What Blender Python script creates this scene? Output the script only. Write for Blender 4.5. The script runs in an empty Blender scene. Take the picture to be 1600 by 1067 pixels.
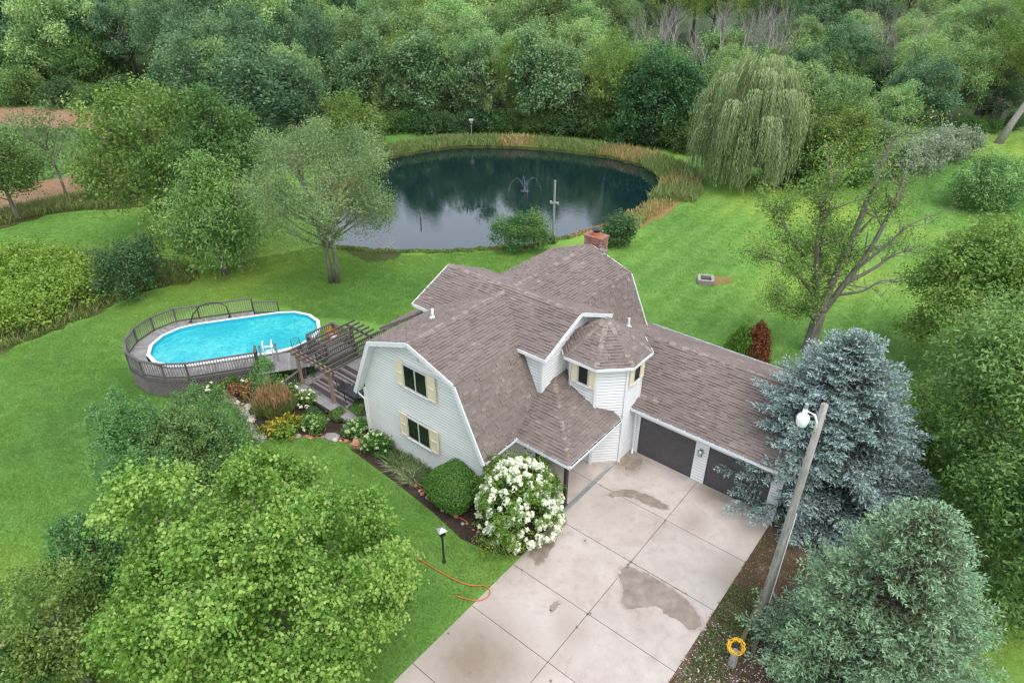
import bpy, bmesh, math, random
import numpy as np
from mathutils import Vector, Matrix
R = math.radians
rng = np.random.default_rng(7)
random.seed(7)
scene = bpy.context.scene
col = scene.collection

# ---------------------------------------------------------------- camera, sky, sun, exposure
CAM_H = 20.0
PITCH = R(30.9)
FOCAL = 1015.0          # in pixels of a 1600 px wide picture
cam_d = bpy.data.cameras.new('camera')
cam = bpy.data.objects.new('camera', cam_d)
col.objects.link(cam)
cam.location = (0, 0, CAM_H)
cam.rotation_euler = (math.pi / 2 - PITCH, 0, 0)
cam_d.sensor_width = 36.0
cam_d.lens = FOCAL / 1600 * 36.0
cam_d.clip_start = 0.1
cam_d.clip_end = 3000
scene.camera = cam

SUN_ELEV, SUN_AZ = R(62), R(148)      # azimuth clockwise from +Y
world = bpy.data.worlds.new('World')
scene.world = world
world.use_nodes = True
wn = world.node_tree
bg = wn.nodes['Background']
sky = wn.nodes.new('ShaderNodeTexSky')
sky.sky_type = 'NISHITA'
sky.sun_disc = False
sky.sun_elevation = SUN_ELEV
sky.sun_rotation = SUN_AZ
sky.air_density = 1.0
sky.dust_density = 4.0
sky.ozone_density = 1.0
hsv = wn.nodes.new('ShaderNodeHueSaturation')
hsv.inputs['Saturation'].default_value = 0.42
wn.links.new(sky.outputs['Color'], hsv.inputs['Color'])
veil = wn.nodes.new('ShaderNodeMix')      # an even overcast veil over the clear sky
veil.data_type = 'RGBA'
veil.inputs[0].default_value = 0.62
veil.inputs[7].default_value = (3.40, 3.85, 4.55, 1)
wn.links.new(hsv.outputs['Color'], veil.inputs[6])
wn.links.new(veil.outputs[2], bg.inputs['Color'])
bg.inputs['Strength'].default_value = 0.15

sun_d = bpy.data.lights.new('sun', 'SUN')
sun_d.energy = 0.7
sun_d.angle = R(40)
sun_d.color = (1.0, 0.97, 0.92)
sun = bpy.data.objects.new('sun', sun_d)
col.objects.link(sun)
sd = Vector((math.sin(SUN_AZ) * math.cos(SUN_ELEV), math.cos(SUN_AZ) * math.cos(SUN_ELEV), math.sin(SUN_ELEV)))
sun.rotation_euler = (-sd).to_track_quat('-Z', 'Y').to_euler()
sun.location = (0, 0, 60)

vs = scene.view_settings
vs.view_transform = 'Standard'
vs.look = 'None'
vs.exposure = 1.42
vs.gamma = 1.0
vs.use_curve_mapping = False
scene.cycles.use_denoising = True
scene.cycles.denoiser = 'OPENIMAGEDENOISE'
scene.cycles.pixel_filter_type = 'BLACKMAN_HARRIS'
scene.cycles.filter_width = 1.3
scene.cycles.max_bounces = 6
scene.cycles.transparent_max_bounces = 8

# ---------------------------------------------------------------- helpers
def G(px, py, z=0.0):
    """the point at height z that lies under a pixel of the 1600 px wide photograph"""
    x = (px - 800) / FOCAL
    y = -(py - 533.5) / FOCAL
    c, s = math.cos(PITCH), math.sin(PITCH)
    d = Vector((x, c + y * s, -s + y * c))
    t = (z - CAM_H) / d.z
    return Vector((d.x * t, d.y * t, z))

HYAW = R(-39.5)          # the house's own axes: a runs along its front, b along its ridge
def hab(a, b, z=0.0):
    c, s = math.cos(HYAW), math.sin(HYAW)
    return Vector((a * c - b * s, a * s + b * c, z))

def tag(o, label=None, cat=None, group=None, kind=None):
    if label: o['label'] = label
    if cat: o['category'] = cat
    if group: o['group'] = group
    if kind: o['kind'] = kind
    return o

def link(name, me, mat=None, parent=None):
    o = bpy.data.objects.new(name, me)
    col.objects.link(o)
    if mat is not None and len(me.materials) == 0:
        me.materials.append(mat)
    if parent is not None:
        o.parent = parent
    return o

def empty(name, loc=(0, 0, 0), rz=0.0):
    o = bpy.data.objects.new(name, None)
    o.empty_display_size = 0.2
    col.objects.link(o)
    o.location = loc
    o.rotation_euler = (0, 0, rz)
    return o

def copy_tree(o, parent=None):
    c = o.copy()
    col.objects.link(c)
    c.parent = parent
    for ch in list(o.children):
        copy_tree(ch, c)
    return c

class MB:
    """collects faces for one mesh"""
    def __init__(self):
        self.v, self.f, self.m, self.t = [], [], [], []
    def face(self, pts, mi=0, tint=0.5):
        n = len(self.v)
        self.v += [tuple(p) for p in pts]
        self.f.append(tuple(range(n, n + len(pts))))
        self.m.append(mi); self.t.append(tint)
    def grid(self, vs_, fs, mi=0, tint=0.5):
        n = len(self.v)
        self.v += [tuple(p) for p in vs_]
        for f in fs:
            self.f.append(tuple(i + n for i in f)); self.m.append(mi); self.t.append(tint)
    def box(self, c, s, mat3=None, mi=0, tint=0.5):
        """c centre, s full size, mat3 optional rotation Matrix"""
        vs_ = []
        for x, y, z in ((-1,-1,-1),(1,-1,-1),(1,1,-1),(-1,1,-1),(-1,-1,1),(1,-1,1),(1,1,1),(-1,1,1)):
            p = Vector((x*s[0]/2, y*s[1]/2, z*s[2]/2))
            if mat3 is not None: p = mat3 @ p
            vs_.append(p + Vector(c))
        self.grid(vs_, ((3,2,1,0),(4,5,6,7),(0,1,5,4),(1,2,6,5),(2,3,7,6),(3,0,4,7)), mi, tint)
    def bar(self, p, q, w, h, up=(0,0,1), mi=0, tint=0.5):
        """a rectangular bar from p to q, w sideways, h along up"""
        p, q = Vector(p), Vector(q)
        d = (q - p); L = d.length
        if L < 1e-6: return
        d.normalize()
        u = Vector(up)
        s = d.cross(u)
        if s.length < 1e-4: s = d.cross(Vector((1,0,0)))
        s.normalize(); u = s.cross(d)
        m = Matrix((s, d, u)).transposed()
        self.box((p + q) / 2, (w, L, h), m, mi, tint)
    def tube(self, path, radii, n=8, mi=0, tint=0.5, cap=True):
        path = [Vector(p) for p in path]
        rings = []
        for i, p in enumerate(path):
            a = path[max(i-1, 0)]; b = path[min(i+1, len(path)-1)]
            d = (b - a)
            if d.length < 1e-9: d = Vector((0,0,1))
            d.normalize()
            r = Vector((1,0,0)) if abs(d.x) < 0.8 else Vector((0,1,0))
            s = d.cross(r).normalized(); u = s.cross(d)
            rad = radii[i] if hasattr(radii, '__len__') else radii
            rings.append([p + (s*math.cos(2*math.pi*k/n) + u*math.sin(2*math.pi*k/n))*rad for k in range(n)])
        vs_ = [q for r_ in rings for q in r_]
        fs = []
        for i in range(len(rings)-1):
            for k in range(n):
                k2 = (k+1) % n
                fs.append((i*n+k, i*n+k2, (i+1)*n+k2, (i+1)*n+k))
        if cap:
            fs.append(tuple(range(n-1, -1, -1)))
            fs.append(tuple((len(rings)-1)*n + k for k in range(n)))
        self.grid(vs_, fs, mi, tint)
    def lathe(self, prof, c=(0,0,0), n=16, mi=0, tint=0.5):
        """prof: (radius, z) pairs"""
        c = Vector(c)
        vs_ = [c + Vector((r*math.cos(2*math.pi*k/n), r*math.sin(2*math.pi*k/n), z)) for r, z in prof for k in range(n)]
        fs = []
        for i in range(len(prof)-1):
            for k in range(n):
                k2 = (k+1) % n
                fs.append((i*n+k, i*n+k2, (i+1)*n+k2, (i+1)*n+k))
        self.grid(vs_, fs, mi, tint)
    def prism(self, poly, z0, z1, mi=0, tint=0.5):
        n = len(poly)
        vs_ = [(p[0], p[1], z0) for p in poly] + [(p[0], p[1], z1) for p in poly]
        fs = [tuple(range(n-1, -1, -1)), tuple(range(n, 2*n))]
        for k in range(n):
            k2 = (k+1) % n
            fs.append((k, k2, n+k2, n+k))
        self.grid(vs_, fs, mi, tint)
    def mesh(self, name, mats, smooth=False):
        me = bpy.data.meshes.new(name)
        me.from_pydata(self.v, [], self.f)
        for m in (mats if isinstance(mats, (list, tuple)) else [mats]):
            me.materials.append(m)
        if any(self.m): me.polygons.foreach_set('material_index', self.m)
        at = me.attributes.new('tint', 'FLOAT', 'FACE')
        at.data.foreach_set('value', np.array(self.t, dtype=np.float32))
        if smooth:
            me.polygons.foreach_set('use_smooth', [True]*len(me.polygons))
        me.update()
        return me
    def build(self, name, mats, parent=None, smooth=False):
        return link(name, self.mesh(name, mats, smooth), None, parent)

def quads_mesh(name, V, tint, mat, extra=None):
    """V: (n,4,3) array of quads"""
    V = np.asarray(V, dtype=np.float32)
    n = len(V)
    me = bpy.data.meshes.new(name)
    me.vertices.add(n*4); me.vertices.foreach_set('co', V.reshape(-1))
    me.loops.add(n*4); me.loops.foreach_set('vertex_index', np.arange(n*4, dtype=np.int32))
    me.polygons.add(n); me.polygons.foreach_set('loop_start', np.arange(n, dtype=np.int32)*4)
    at = me.attributes.new('tint', 'FLOAT', 'FACE')
    at.data.foreach_set('value', np.asarray(tint, dtype=np.float32))
    me.materials.append(mat)
    me.update(calc_edges=True)
    return me

def norm(a):
    return a / (np.linalg.norm(a, axis=-1, keepdims=True) + 1e-9)

def leaf_quads(c, nrm, size, aspect=0.55, fold=0.18, dirs=None):
    """rhombic leaves: c (n,3) centres, nrm (n,3) leaf normals, size (n,) length"""
    n = len(c)
    r = norm(rng.normal(size=(n, 3))) if dirs is None else dirs
    d = norm(r - nrm * np.sum(r*nrm, axis=1, keepdims=True))
    s = np.cross(nrm, d)
    L = size[:, None]
    W = L * aspect
    base = c - d*L*0.5
    tip = c + d*L*0.5 - nrm*L*fold*0.4
    l_ = c + s*W*0.5 + nrm*L*fold - d*L*0.05
    r_ = c - s*W*0.5 + nrm*L*fold - d*L*0.05
    return np.stack([base, r_, tip, l_], axis=1)

# ---------------------------------------------------------------- materials
def new_mat(name):
    m = bpy.data.materials.new(name)
    m.use_nodes = True
    nt = m.node_tree
    return m, nt, nt.nodes['Principled BSDF'], nt.nodes['Material Output']

def N(nt, t, **kw):
    n = nt.nodes.new(t)
    for k, v in kw.items(): setattr(n, k, v)
    return n

def ramp(nt, stops, interp='LINEAR'):
    r = N(nt, 'ShaderNodeValToRGB')
    r.color_ramp.interpolation = interp
    e = r.color_ramp.elements
    while len(e) < len(stops): e.new(0.5)
    for i, (p, c) in enumerate(stops):
        e[i].position = p
        e[i].color = (*c, 1) if len(c) == 3 else c
    return r

def noise(nt, scale, detail=4, rough=0.55, vec=None, dist=0.0):
    n = N(nt, 'ShaderNodeTexNoise')
    n.inputs['Scale'].default_value = scale
    n.inputs['Detail'].default_value = detail
    n.inputs['Roughness'].default_value = rough
    n.inputs['Distortion'].default_value = dist
    if vec is not None: nt.links.new(vec, n.inputs['Vector'])
    return n

def mixc(nt, fac, a, b, mode='MIX'):
    m = N(nt, 'ShaderNodeMix', data_type='RGBA', blend_type=mode)
    for s, v in ((m.inputs[0], fac), (m.inputs[6], a), (m.inputs[7], b)):
        if hasattr(v, 'is_linked'): nt.links.new(v, s)
        elif isinstance(v, (int, float)): s.default_value = v
        else: s.default_value = (*v, 1)
    return m.outputs[2]

def pos(nt):
    return N(nt, 'ShaderNodeNewGeometry').outputs['Position']

def bump(nt, h, strength=0.3, dist=0.02):
    b = N(nt, 'ShaderNodeBump')
    b.inputs['Strength'].default_value = strength
    b.inputs['Distance'].default_value = dist
    nt.links.new(h, b.inputs['Height'])
    return b.outputs['Normal']

def simple(name, color, rough=0.6, var=0.12, scale=6.0, bump_s=0.0, bump_scale=40, metallic=0.0, tint_amt=0.0, spec=0.4):
    """a painted, wooden or stony surface: colour with mottling, optional grain and per-piece tint"""
    m, nt, p, out = new_mat(name)
    ps = pos(nt)
    n1 = noise(nt, scale, 6, 0.6, ps)
    c = Vector(color)
    r = ramp(nt, [(0.25, tuple(c*(1-var))), (0.75, tuple(Vector([min(x, .95) for x in c*(1+var)])))])
    nt.links.new(n1.outputs['Fac'], r.inputs['Fac'])
    o = r.outputs['Color']
    if tint_amt:
        at = N(nt, 'ShaderNodeAttribute', attribute_name='tint')
        r2 = ramp(nt, [(0.0, (1-tint_amt,)*3), (1.0, (1+tint_amt,)*3)])
        nt.links.new(at.outputs['Fac'], r2.inputs['Fac'])
        o = mixc(nt, 1.0, o, r2.outputs['Color'], 'MULTIPLY')
    nt.links.new(o, p.inputs['Base Color'])
    p.inputs['Roughness'].default_value = rough
    p.inputs['Metallic'].default_value = metallic
    p.inputs['Specular IOR Level'].default_value = spec
    if bump_s:
        n2 = noise(nt, bump_scale, 4, 0.6, ps)
        nt.links.new(bump(nt, n2.outputs['Fac'], bump_s), p.inputs['Normal'])
    return m

def foliage(name, stops, trans=0.3, rough=0.55, spec=0.25, var=0.16, hue=0.02):
    """leaves: colour by the leaf's own tint, a little variation from plant to plant, light passing through"""
    m, nt, p, out = new_mat(name)
    at = N(nt, 'ShaderNodeAttribute', attribute_name='tint')
    r = ramp(nt, stops)
    nt.links.new(at.outputs['Fac'], r.inputs['Fac'])
    oi = N(nt, 'ShaderNodeObjectInfo')
    hs = N(nt, 'ShaderNodeHueSaturation')
    mr = N(nt, 'ShaderNodeMapRange')
    mr.inputs['To Min'].default_value = 1 - var; mr.inputs['To Max'].default_value = 1 + var
    nt.links.new(oi.outputs['Random'], mr.inputs['Value'])
    nt.links.new(mr.outputs['Result'], hs.inputs['Value'])
    wn_ = N(nt, 'ShaderNodeTexWhiteNoise', noise_dimensions='1D')
    nt.links.new(oi.outputs['Random'], wn_.inputs['W'])
    mr2 = N(nt, 'ShaderNodeMapRange')
    mr2.inputs['To Min'].default_value = 0.5 - hue; mr2.inputs['To Max'].default_value = 0.5 + hue
    nt.links.new(wn_.outputs['Value'], mr2.inputs['Value'])
    nt.links.new(mr2.outputs['Result'], hs.inputs['Hue'])
    nt.links.new(r.outputs['Color'], hs.inputs['Color'])
    nt.links.new(hs.outputs['Color'], p.inputs['Base Color'])
    p.inputs['Roughness'].default_value = rough
    p.inputs['Specular IOR Level'].default_value = spec
    tr = N(nt, 'ShaderNodeBsdfTranslucent')
    nt.links.new(mixc(nt, 1.0, hs.outputs['Color'], (1.1, 1.2, 0.8), 'MULTIPLY'), tr.inputs['Color'])
    mx = N(nt, 'ShaderNodeMixShader'); mx.inputs[0].default_value = trans
    nt.links.new(p.outputs[0], mx.inputs[1]); nt.links.new(tr.outputs[0], mx.inputs[2])
    nt.links.new(mx.outputs[0], out.inputs['Surface'])
    return m

M = {}
def leafmat(key, dark, mid, light, **kw):
    M[key] = foliage(key, [(0.0, dark), (0.5, mid), (1.0, light)], **kw)
leafmat('leaf_maple', (.065,.185,.026), (.175,.40,.066), (.38,.60,.16), trans=.42)
leafmat('leaf_walnut', (.070,.155,.042), (.145,.275,.075), (.25,.39,.13), trans=.36)
leafmat('leaf_mid', (0.058,0.121,0.034), (0.110,0.205,0.059), (.18,.28,.08), trans=.38)
leafmat('leaf_dark', (0.034,0.086,0.033), (0.067,0.144,0.054), (.115,.20,.075), trans=.32)
leafmat('leaf_yellow', (.085,.155,.034), (.170,.275,.062), (.33,.40,.12), trans=.38, hue=.008)
leafmat('leaf_forest', (.110,.205,.080), (.220,.345,.130), (.36,.47,.20), trans=.38, var=.30, hue=.012)
leafmat('leaf_forest_dark', (.052,.115,.062), (.108,.205,.102), (.19,.30,.15), trans=.34, var=.25, hue=.012)
leafmat('leaf_poplar', (.085,.165,.064), (.170,.285,.120), (.29,.42,.21), trans=.35, var=.15, hue=.01)
leafmat('leaf_grey', (.095,.160,.060), (.180,.260,.105), (.30,.38,.18), trans=.36, hue=.004)
leafmat('leaf_willow', (.120,.180,.075), (.240,.310,.150), (.42,.47,.25), trans=.4, var=.02, hue=.0)
leafmat('leaf_silver', (0.176,0.231,0.149), (0.297,0.358,0.242), (.40,.45,.33), var=.1)
leafmat('leaf_arbor', (.080,.175,.055), (.175,.310,.100), (.30,.44,.18), trans=.32)
leafmat('needle_blue', (.085,.085,.050), (.250,.345,.335), (.46,.56,.555), trans=.15, var=.02, hue=.0)
leafmat('needle_green', (.150,.125,.065), (.195,.330,.185), (.33,.48,.29), trans=.15, var=.02, hue=.0)
leafmat('leaf_box', (0.060,0.138,0.024), (0.120,0.246,0.039), (.16,.29,.05), var=.1, trans=.35)
leafmat('leaf_brown', (0.090,0.026,0.012), (0.186,0.058,0.024), (.23,.085,.035), trans=.15, var=.03, hue=0)
leafmat('leaf_bramble', (0.104,0.194,0.030), (0.227,0.369,0.057), (.28,.41,.075), var=.05, trans=.38)
leafmat('leaf_gold', (.14,.20,.02), (.42,.34,.04), (.58,.42,.08), var=.1)
leafmat('leaf_russet', (.14,.10,.04), (.32,.17,.075), (.42,.27,.12), var=.1)
leafmat('petal_white', (.55,.62,.33), (.74,.78,.60), (.84,.85,.76), trans=.25, var=.03, hue=0)
leafmat('petal_green', (.36,.48,.18), (.52,.62,.32), (.74,.78,.52), trans=.25, var=.03, hue=0)
leafmat('petal_orange', (.5,.10,.02), (.65,.16,.03), (.7,.25,.05), trans=.2, var=.03, hue=0)
leafmat('petal_pink', (.45,.10,.18), (.6,.2,.3), (.7,.35,.45), trans=.2, var=.03, hue=0)
leafmat('tall_grass', (0.099,0.165,0.042), (0.220,0.275,0.090), (.36,.34,.15), var=.05)
leafmat('tan_grass', (.27,.19,.08), (.42,.31,.14), (.56,.44,.23), var=.05, hue=0)
leafmat('plume_grass', (.12,.15,.05), (.30,.21,.10), (.50,.28,.17), var=.05, hue=0)
leafmat('variegated', (0.160,0.220,0.080), (0.360,0.400,0.220), (.62,.63,.46), var=.05, hue=0)

def bark(name, c0, c1):
    m, nt, p, out = new_mat(name)
    mp = N(nt, 'ShaderNodeMapping'); mp.inputs['Scale'].default_value = (9, 9, 1.6)
    nt.links.new(pos(nt), mp.inputs['Vector'])
    n = noise(nt, 1.0, 6, 0.65, mp.outputs['Vector'])
    r = ramp(nt, [(0.3, c0), (0.7, c1)])
    nt.links.new(n.outputs['Fac'], r.inputs['Fac'])
    nt.links.new(r.outputs['Color'], p.inputs['Base Color'])
    p.inputs['Roughness'].default_value = 0.9
    nt.links.new(bump(nt, n.outputs['Fac'], 0.7, 0.04), p.inputs['Normal'])
    return m
M['bark_grey'] = bark('bark_grey', (.09,.078,.062), (.24,.215,.18))
M['bark_dark'] = bark('bark_dark', (.035,.028,.022), (.10,.082,.065))
M['bark_pale'] = bark('bark_pale', (.20,.175,.15), (.40,.37,.33))
M['pole_wood'] = bark('pole_wood', (.17,.155,.14), (.36,.335,.31))

# ---------------------------------------------------------------- ground materials
def lawn_color(nt):
    ps = pos(nt)
    big = noise(nt, 0.055, 3, 0.5, ps)
    mid = noise(nt, 0.45, 5, 0.6, ps, 0.4)
    fine = noise(nt, 9.0, 4, 0.7, ps)
    c1 = ramp(nt, [(0.34, (.100,.208,.046)), (0.50, (.142,.270,.054)), (0.66, (.228,.338,.064))])
    nt.links.new(big.outputs['Fac'], c1.inputs['Fac'])
    c2 = ramp(nt, [(0.2, (.95,.96,.95)), (0.5, (1.0,1.0,1.0)), (0.8, (1.06,1.03,1.02))])
    nt.links.new(mid.outputs['Fac'], c2.inputs['Fac'])
    o = mixc(nt, 1.0, c1.outputs['Color'], c2.outputs['Color'], 'MULTIPLY')
    c3 = ramp(nt, [(0.25, (.62,.66,.6)), (0.75, (1.32,1.28,1.3))])
    nt.links.new(fine.outputs['Fac'], c3.inputs['Fac'])
    o = mixc(nt, 0.75, o, c3.outputs['Color'], 'MULTIPLY')
    # mower passes on the big lawn behind the garage
    mp = N(nt, 'ShaderNodeMapping'); mp.inputs['Rotation'].default_value = (0, 0, R(-54))
    nt.links.new(ps, mp.inputs['Vector'])
    w = N(nt, 'ShaderNodeTexWave', wave_type='BANDS', bands_direction='Y')
    w.inputs['Scale'].default_value = 0.17; w.inputs['Distortion'].default_value = .35
    w.inputs['Detail'].default_value = 1.0; w.inputs['Detail Scale'].default_value = 0.15
    nt.links.new(mp.outputs['Vector'], w.inputs['Vector'])
    c4 = ramp(nt, [(0.2, (.93,.95,.93)), (0.8, (1.08,1.06,1.14))])
    nt.links.new(w.outputs['Fac'], c4.inputs['Fac'])
    sx = N(nt, 'ShaderNodeSeparateXYZ'); nt.links.new(ps, sx.inputs[0])
    mr = N(nt, 'ShaderNodeMapRange'); mr.inputs['From Min'].default_value = 2; mr.inputs['From Max'].default_value = 12
    nt.links.new(sx.outputs['X'], mr.inputs['Value'])
    o = mixc(nt, mr.outputs['Result'], o, mixc(nt, 1.0, o, c4.outputs['Color'], 'MULTIPLY'))
    # thin dry spots
    dry = noise(nt, 0.9, 5, 0.65, ps)
    rd = ramp(nt, [(0.62, (0,0,0)), (0.76, (.5,.5,.5))])
    nt.links.new(dry.outputs['Fac'], rd.inputs['Fac'])
    o = mixc(nt, rd.outputs['Color'], o, (.15,.165,.045))
    return o, fine, ps

m, nt, p, out = new_mat('lawn')
o, fine, ps = lawn_color(nt)
nt.links.new(o, p.inputs['Base Color'])
p.inputs['Roughness'].default_value = 0.9; p.inputs['Specular IOR Level'].default_value = 0.1
nb = noise(nt, 26, 3, 0.7, ps)
nt.links.new(bump(nt, nb.outputs['Fac'], 0.9, 0.05), p.inputs['Normal'])
M['lawn'] = m

m, nt, p, out = new_mat('grass_blade')
o, fine, ps = lawn_color(nt)
oi = N(nt, 'ShaderNodeAttribute', attribute_name='tint')
rb = ramp(nt, [(0, (.85,.88,.8)), (1, (1.4,1.3,1.3))])
nt.links.new(oi.outputs['Fac'], rb.inputs['Fac'])
o = mixc(nt, 1.0, o, rb.outputs['Color'], 'MULTIPLY')
nt.links.new(o, p.inputs['Base Color']); p.inputs['Roughness'].default_value = 0.6
p.inputs['Specular IOR Level'].default_value = 0.2
tr = N(nt, 'ShaderNodeBsdfTranslucent'); nt.links.new(o, tr.inputs['Color'])
mx = N(nt, 'ShaderNodeMixShader'); mx.inputs[0].default_value = .35
nt.links.new(p.outputs[0], mx.inputs[1]); nt.links.new(tr.outputs[0], mx.inputs[2]); nt.links.new(mx.outputs[0], out.inputs['Surface'])
M['grass_blade'] = m

def earth(name, stops, s1=1.2, s2=30, bs=0.8, bd=0.05):
    m, nt, p, out = new_mat(name)
    ps = pos(nt)
    n1 = noise(nt, s1, 6, 0.65, ps, 0.3); n2 = noise(nt, s2, 5, 0.7, ps)
    r = ramp(nt, stops); nt.links.new(n1.outputs['Fac'], r.inputs['Fac'])
    r2 = ramp(nt, [(0.3, (.6,.6,.6)), (0.7, (1.35,1.35,1.35))]); nt.links.new(n2.outputs['Fac'], r2.inputs['Fac'])
    nt.links.new(mixc(nt, 0.8, r.outputs['Color'], r2.outputs['Color'], 'MULTIPLY'), p.inputs['Base Color'])
    p.inputs['Roughness'].default_value = 0.95; p.inputs['Specular IOR Level'].default_value = 0.15
    nt.links.new(bump(nt, n2.outputs['Fac'], bs, bd), p.inputs['Normal'])
    return m
M['mulch'] = earth('mulch', [(0.3, (.030,.020,.016)), (0.7, (.075,.052,.042))], 2.0, 38)
M['litter'] = earth('litter', [(0.3, (.055,.075,.020)), (0.48, (.075,.050,.034)), (0.7, (.16,.115,.085))], 1.3, 34)
M['forest_floor'] = earth('forest_floor', [(0.3, (.025,.045,.014)), (0.6, (.045,.07,.022)), (0.8, (.075,.065,.035))], .25, 3, .6, .1)
M['soil'] = earth('soil', [(0.3, (.20,.118,.068)), (0.7, (.29,.18,.10))], .12, 2.2, .5, .1)
M['crop'] = earth('crop', [(0.3, (.055,.13,.045)), (0.7, (.095,.18,.075))], .2, 1.6, .6, .15)
M['dry_turf'] = earth('dry_turf', [(0.3, (.16,.13,.05)), (0.55, (.27,.17,.07)), (0.75, (.12,.15,.04))], .8, 14)
M['rough_bank'] = earth('rough_bank', [(0.3, (.045,.065,.018)), (0.55, (.075,.085,.026)), (0.75, (.13,.10,.05))], .5, 8)
M['mud'] = earth('mud', [(0.3, (.04,.035,.02)), (0.7, (.09,.075,.04))], .8, 9)

m, nt, p, out = new_mat('concrete')
ps = pos(nt)
n1 = noise(nt, 0.32, 5, 0.6, ps, 0.6); n2 = noise(nt, 2.2, 6, 0.7, ps, 0.3); n3 = noise(nt, 60, 3, 0.6, ps)
r1 = ramp(nt, [(0.28, (.36,.305,.265)), (0.55, (.445,.388,.348)), (0.75, (.485,.435,.40))]); nt.links.new(n1.outputs['Fac'], r1.inputs['Fac'])
r2 = ramp(nt, [(0.25, (.70,.67,.64)), (0.46, (.96,.95,.94)), (0.55, (1,1,1)), (0.8, (1.08,1.08,1.08))]); nt.links.new(n2.outputs['Fac'], r2.inputs['Fac'])
r3 = ramp(nt, [(0.3, (.88,.88,.88)), (0.7, (1.1,1.1,1.1))]); nt.links.new(n3.outputs['Fac'], r3.inputs['Fac'])
at = N(nt, 'ShaderNodeAttribute', attribute_name='tint'); r4 = ramp(nt, [(0, (.92,.92,.92)), (1, (1.06,1.06,1.06))]); nt.links.new(at.outputs['Fac'], r4.inputs['Fac'])
o = mixc(nt, .8, r1.outputs['Color'], r2.outputs['Color'], 'MULTIPLY'); o = mixc(nt, 1., o, r3.outputs['Color'], 'MULTIPLY'); o = mixc(nt, 1., o, r4.outputs['Color'], 'MULTIPLY')
# worn-in grime: dark oily blots with shapes of their own
vor = N(nt, 'ShaderNodeTexVoronoi'); vor.inputs['Scale'].default_value = 0.9; nt.links.new(ps, vor.inputs['Vector'])
rs = ramp(nt, [(0.03, (1,1,1)), (0.06, (0,0,0))]); nt.links.new(vor.outputs['Distance'], rs.inputs['Fac'])
o = mixc(nt, rs.outputs['Color'], o, (.14,.115,.10))
for (sx_, sy_), rad, amt in (((G(985,722)[0], G(985,722)[1]), 1.2, .75), ((G(1112,775)[0], G(1112,775)[1]), 1.3, .6), ((G(1085,815)[0], G(1085,815)[1]), 1.1, .45), ((G(738,1032)[0], G(738,1032)[1]), 3.2, .8), ((G(1150,905)[0], G(1150,905)[1]), 1.5, .45), ((G(1190,830)[0], G(1190,830)[1]), 1.6, .4), ((G(900,985)[0], G(900,985)[1]), 1.0, .25)):
    d = N(nt, 'ShaderNodeVectorMath', operation='DISTANCE'); nt.links.new(ps, d.inputs[0]); d.inputs[1].default_value = (sx_, sy_, 0)
    ad = N(nt, 'ShaderNodeMath', operation='MULTIPLY_ADD'); nt.links.new(n2.outputs['Fac'], ad.inputs[0]); ad.inputs[1].default_value = -2.2; nt.links.new(d.outputs['Value'], ad.inputs[2])
    mr = N(nt, 'ShaderNodeMapRange'); mr.inputs['From Min'].default_value = rad*.85-1.1; mr.inputs['From Max'].default_value = rad*.1-1.1
    mr.inputs['To Max'].default_value = amt; nt.links.new(ad.outputs[0], mr.inputs['Value'])
    o = mixc(nt, mr.outputs['Result'], o, (.17,.125,.085))
nt.links.new(o, p.inputs['Base Color']); p.inputs['Roughness'].default_value = .85; p.inputs['Specular IOR Level'].default_value = .25
nt.links.new(bump(nt, n3.outputs['Fac'], .25, .01), p.inputs['Normal'])
M['concrete'] = m
M['damp'] = simple('damp_concrete', (.225,.18,.145), .4, .34, 2.4, .1, 40, spec=.4)
M['damp_rim'] = simple('drying_concrete', (.33,.275,.235), .6, .2, 3.0, .1, 40)

m, nt, p, out = new_mat('pond_water')
ps = pos(nt)
p.inputs['Base Color'].default_value = (.003,.015,.017,1); p.inputs['Roughness'].default_value = .04
p.inputs['IOR'].default_value = 1.85
mp = N(nt, 'ShaderNodeMapping'); mp.inputs['Scale'].default_value = (1.0, 1.6, 1); mp.inputs['Rotation'].default_value = (0,0,R(12)); nt.links.new(ps, mp.inputs['Vector'])
n1 = noise(nt, 2.6, 3, .55, mp.outputs['Vector'], .4); n2 = noise(nt, .10, 3, .5, ps)
rr = ramp(nt, [(.35, (.05,.05,.05)), (.62, (1,1,1))]); nt.links.new(n2.outputs['Fac'], rr.inputs['Fac'])
mm = N(nt, 'ShaderNodeMath', operation='MULTIPLY'); nt.links.new(n1.outputs['Fac'], mm.inputs[0]); nt.links.new(rr.outputs['Color'], mm.inputs[1])
nt.links.new(bump(nt, mm.outputs[0], .10, .08), p.inputs['Normal'])
M['pond_water'] = m

# ---------------------------------------------------------------- the ground, with the pond basin sunk into it
def smooth_loop(pts, per=6, jitter=0.0):
    n = len(pts); out_ = []
    for i in range(n):
        p0, p1, p2, p3 = pts[i-1], pts[i], pts[(i+1) % n], pts[(i+2) % n]
        for k in range(per):
            t = k/per
            q = 0.5*((2*p1) + (p2-p0)*t + (2*p0-5*p1+4*p2-p3)*t*t + (3*p1-p0-3*p2+p3)*t**3)
            if jitter: q = q + Vector((random.gauss(0, jitter), random.gauss(0, jitter), 0))
            out_.append(q)
    return out_
pond_px = [(512,380),(560,389),(640,393),(705,392),(770,388),(835,382),(890,369),(945,352),(988,335),(1018,317),(1037,300),(1041,284),(1027,268),(990,252),(930,240),(870,233),(800,228),(740,227),(690,230),(640,238),(600,248),(575,268),(548,300),(522,340)]
pond_lip = smooth_loop([G(x, y) for x, y in pond_px], 6, .10)
pc = sum(pond_lip, Vector())/len(pond_lip)
bm = bmesh.new()
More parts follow.
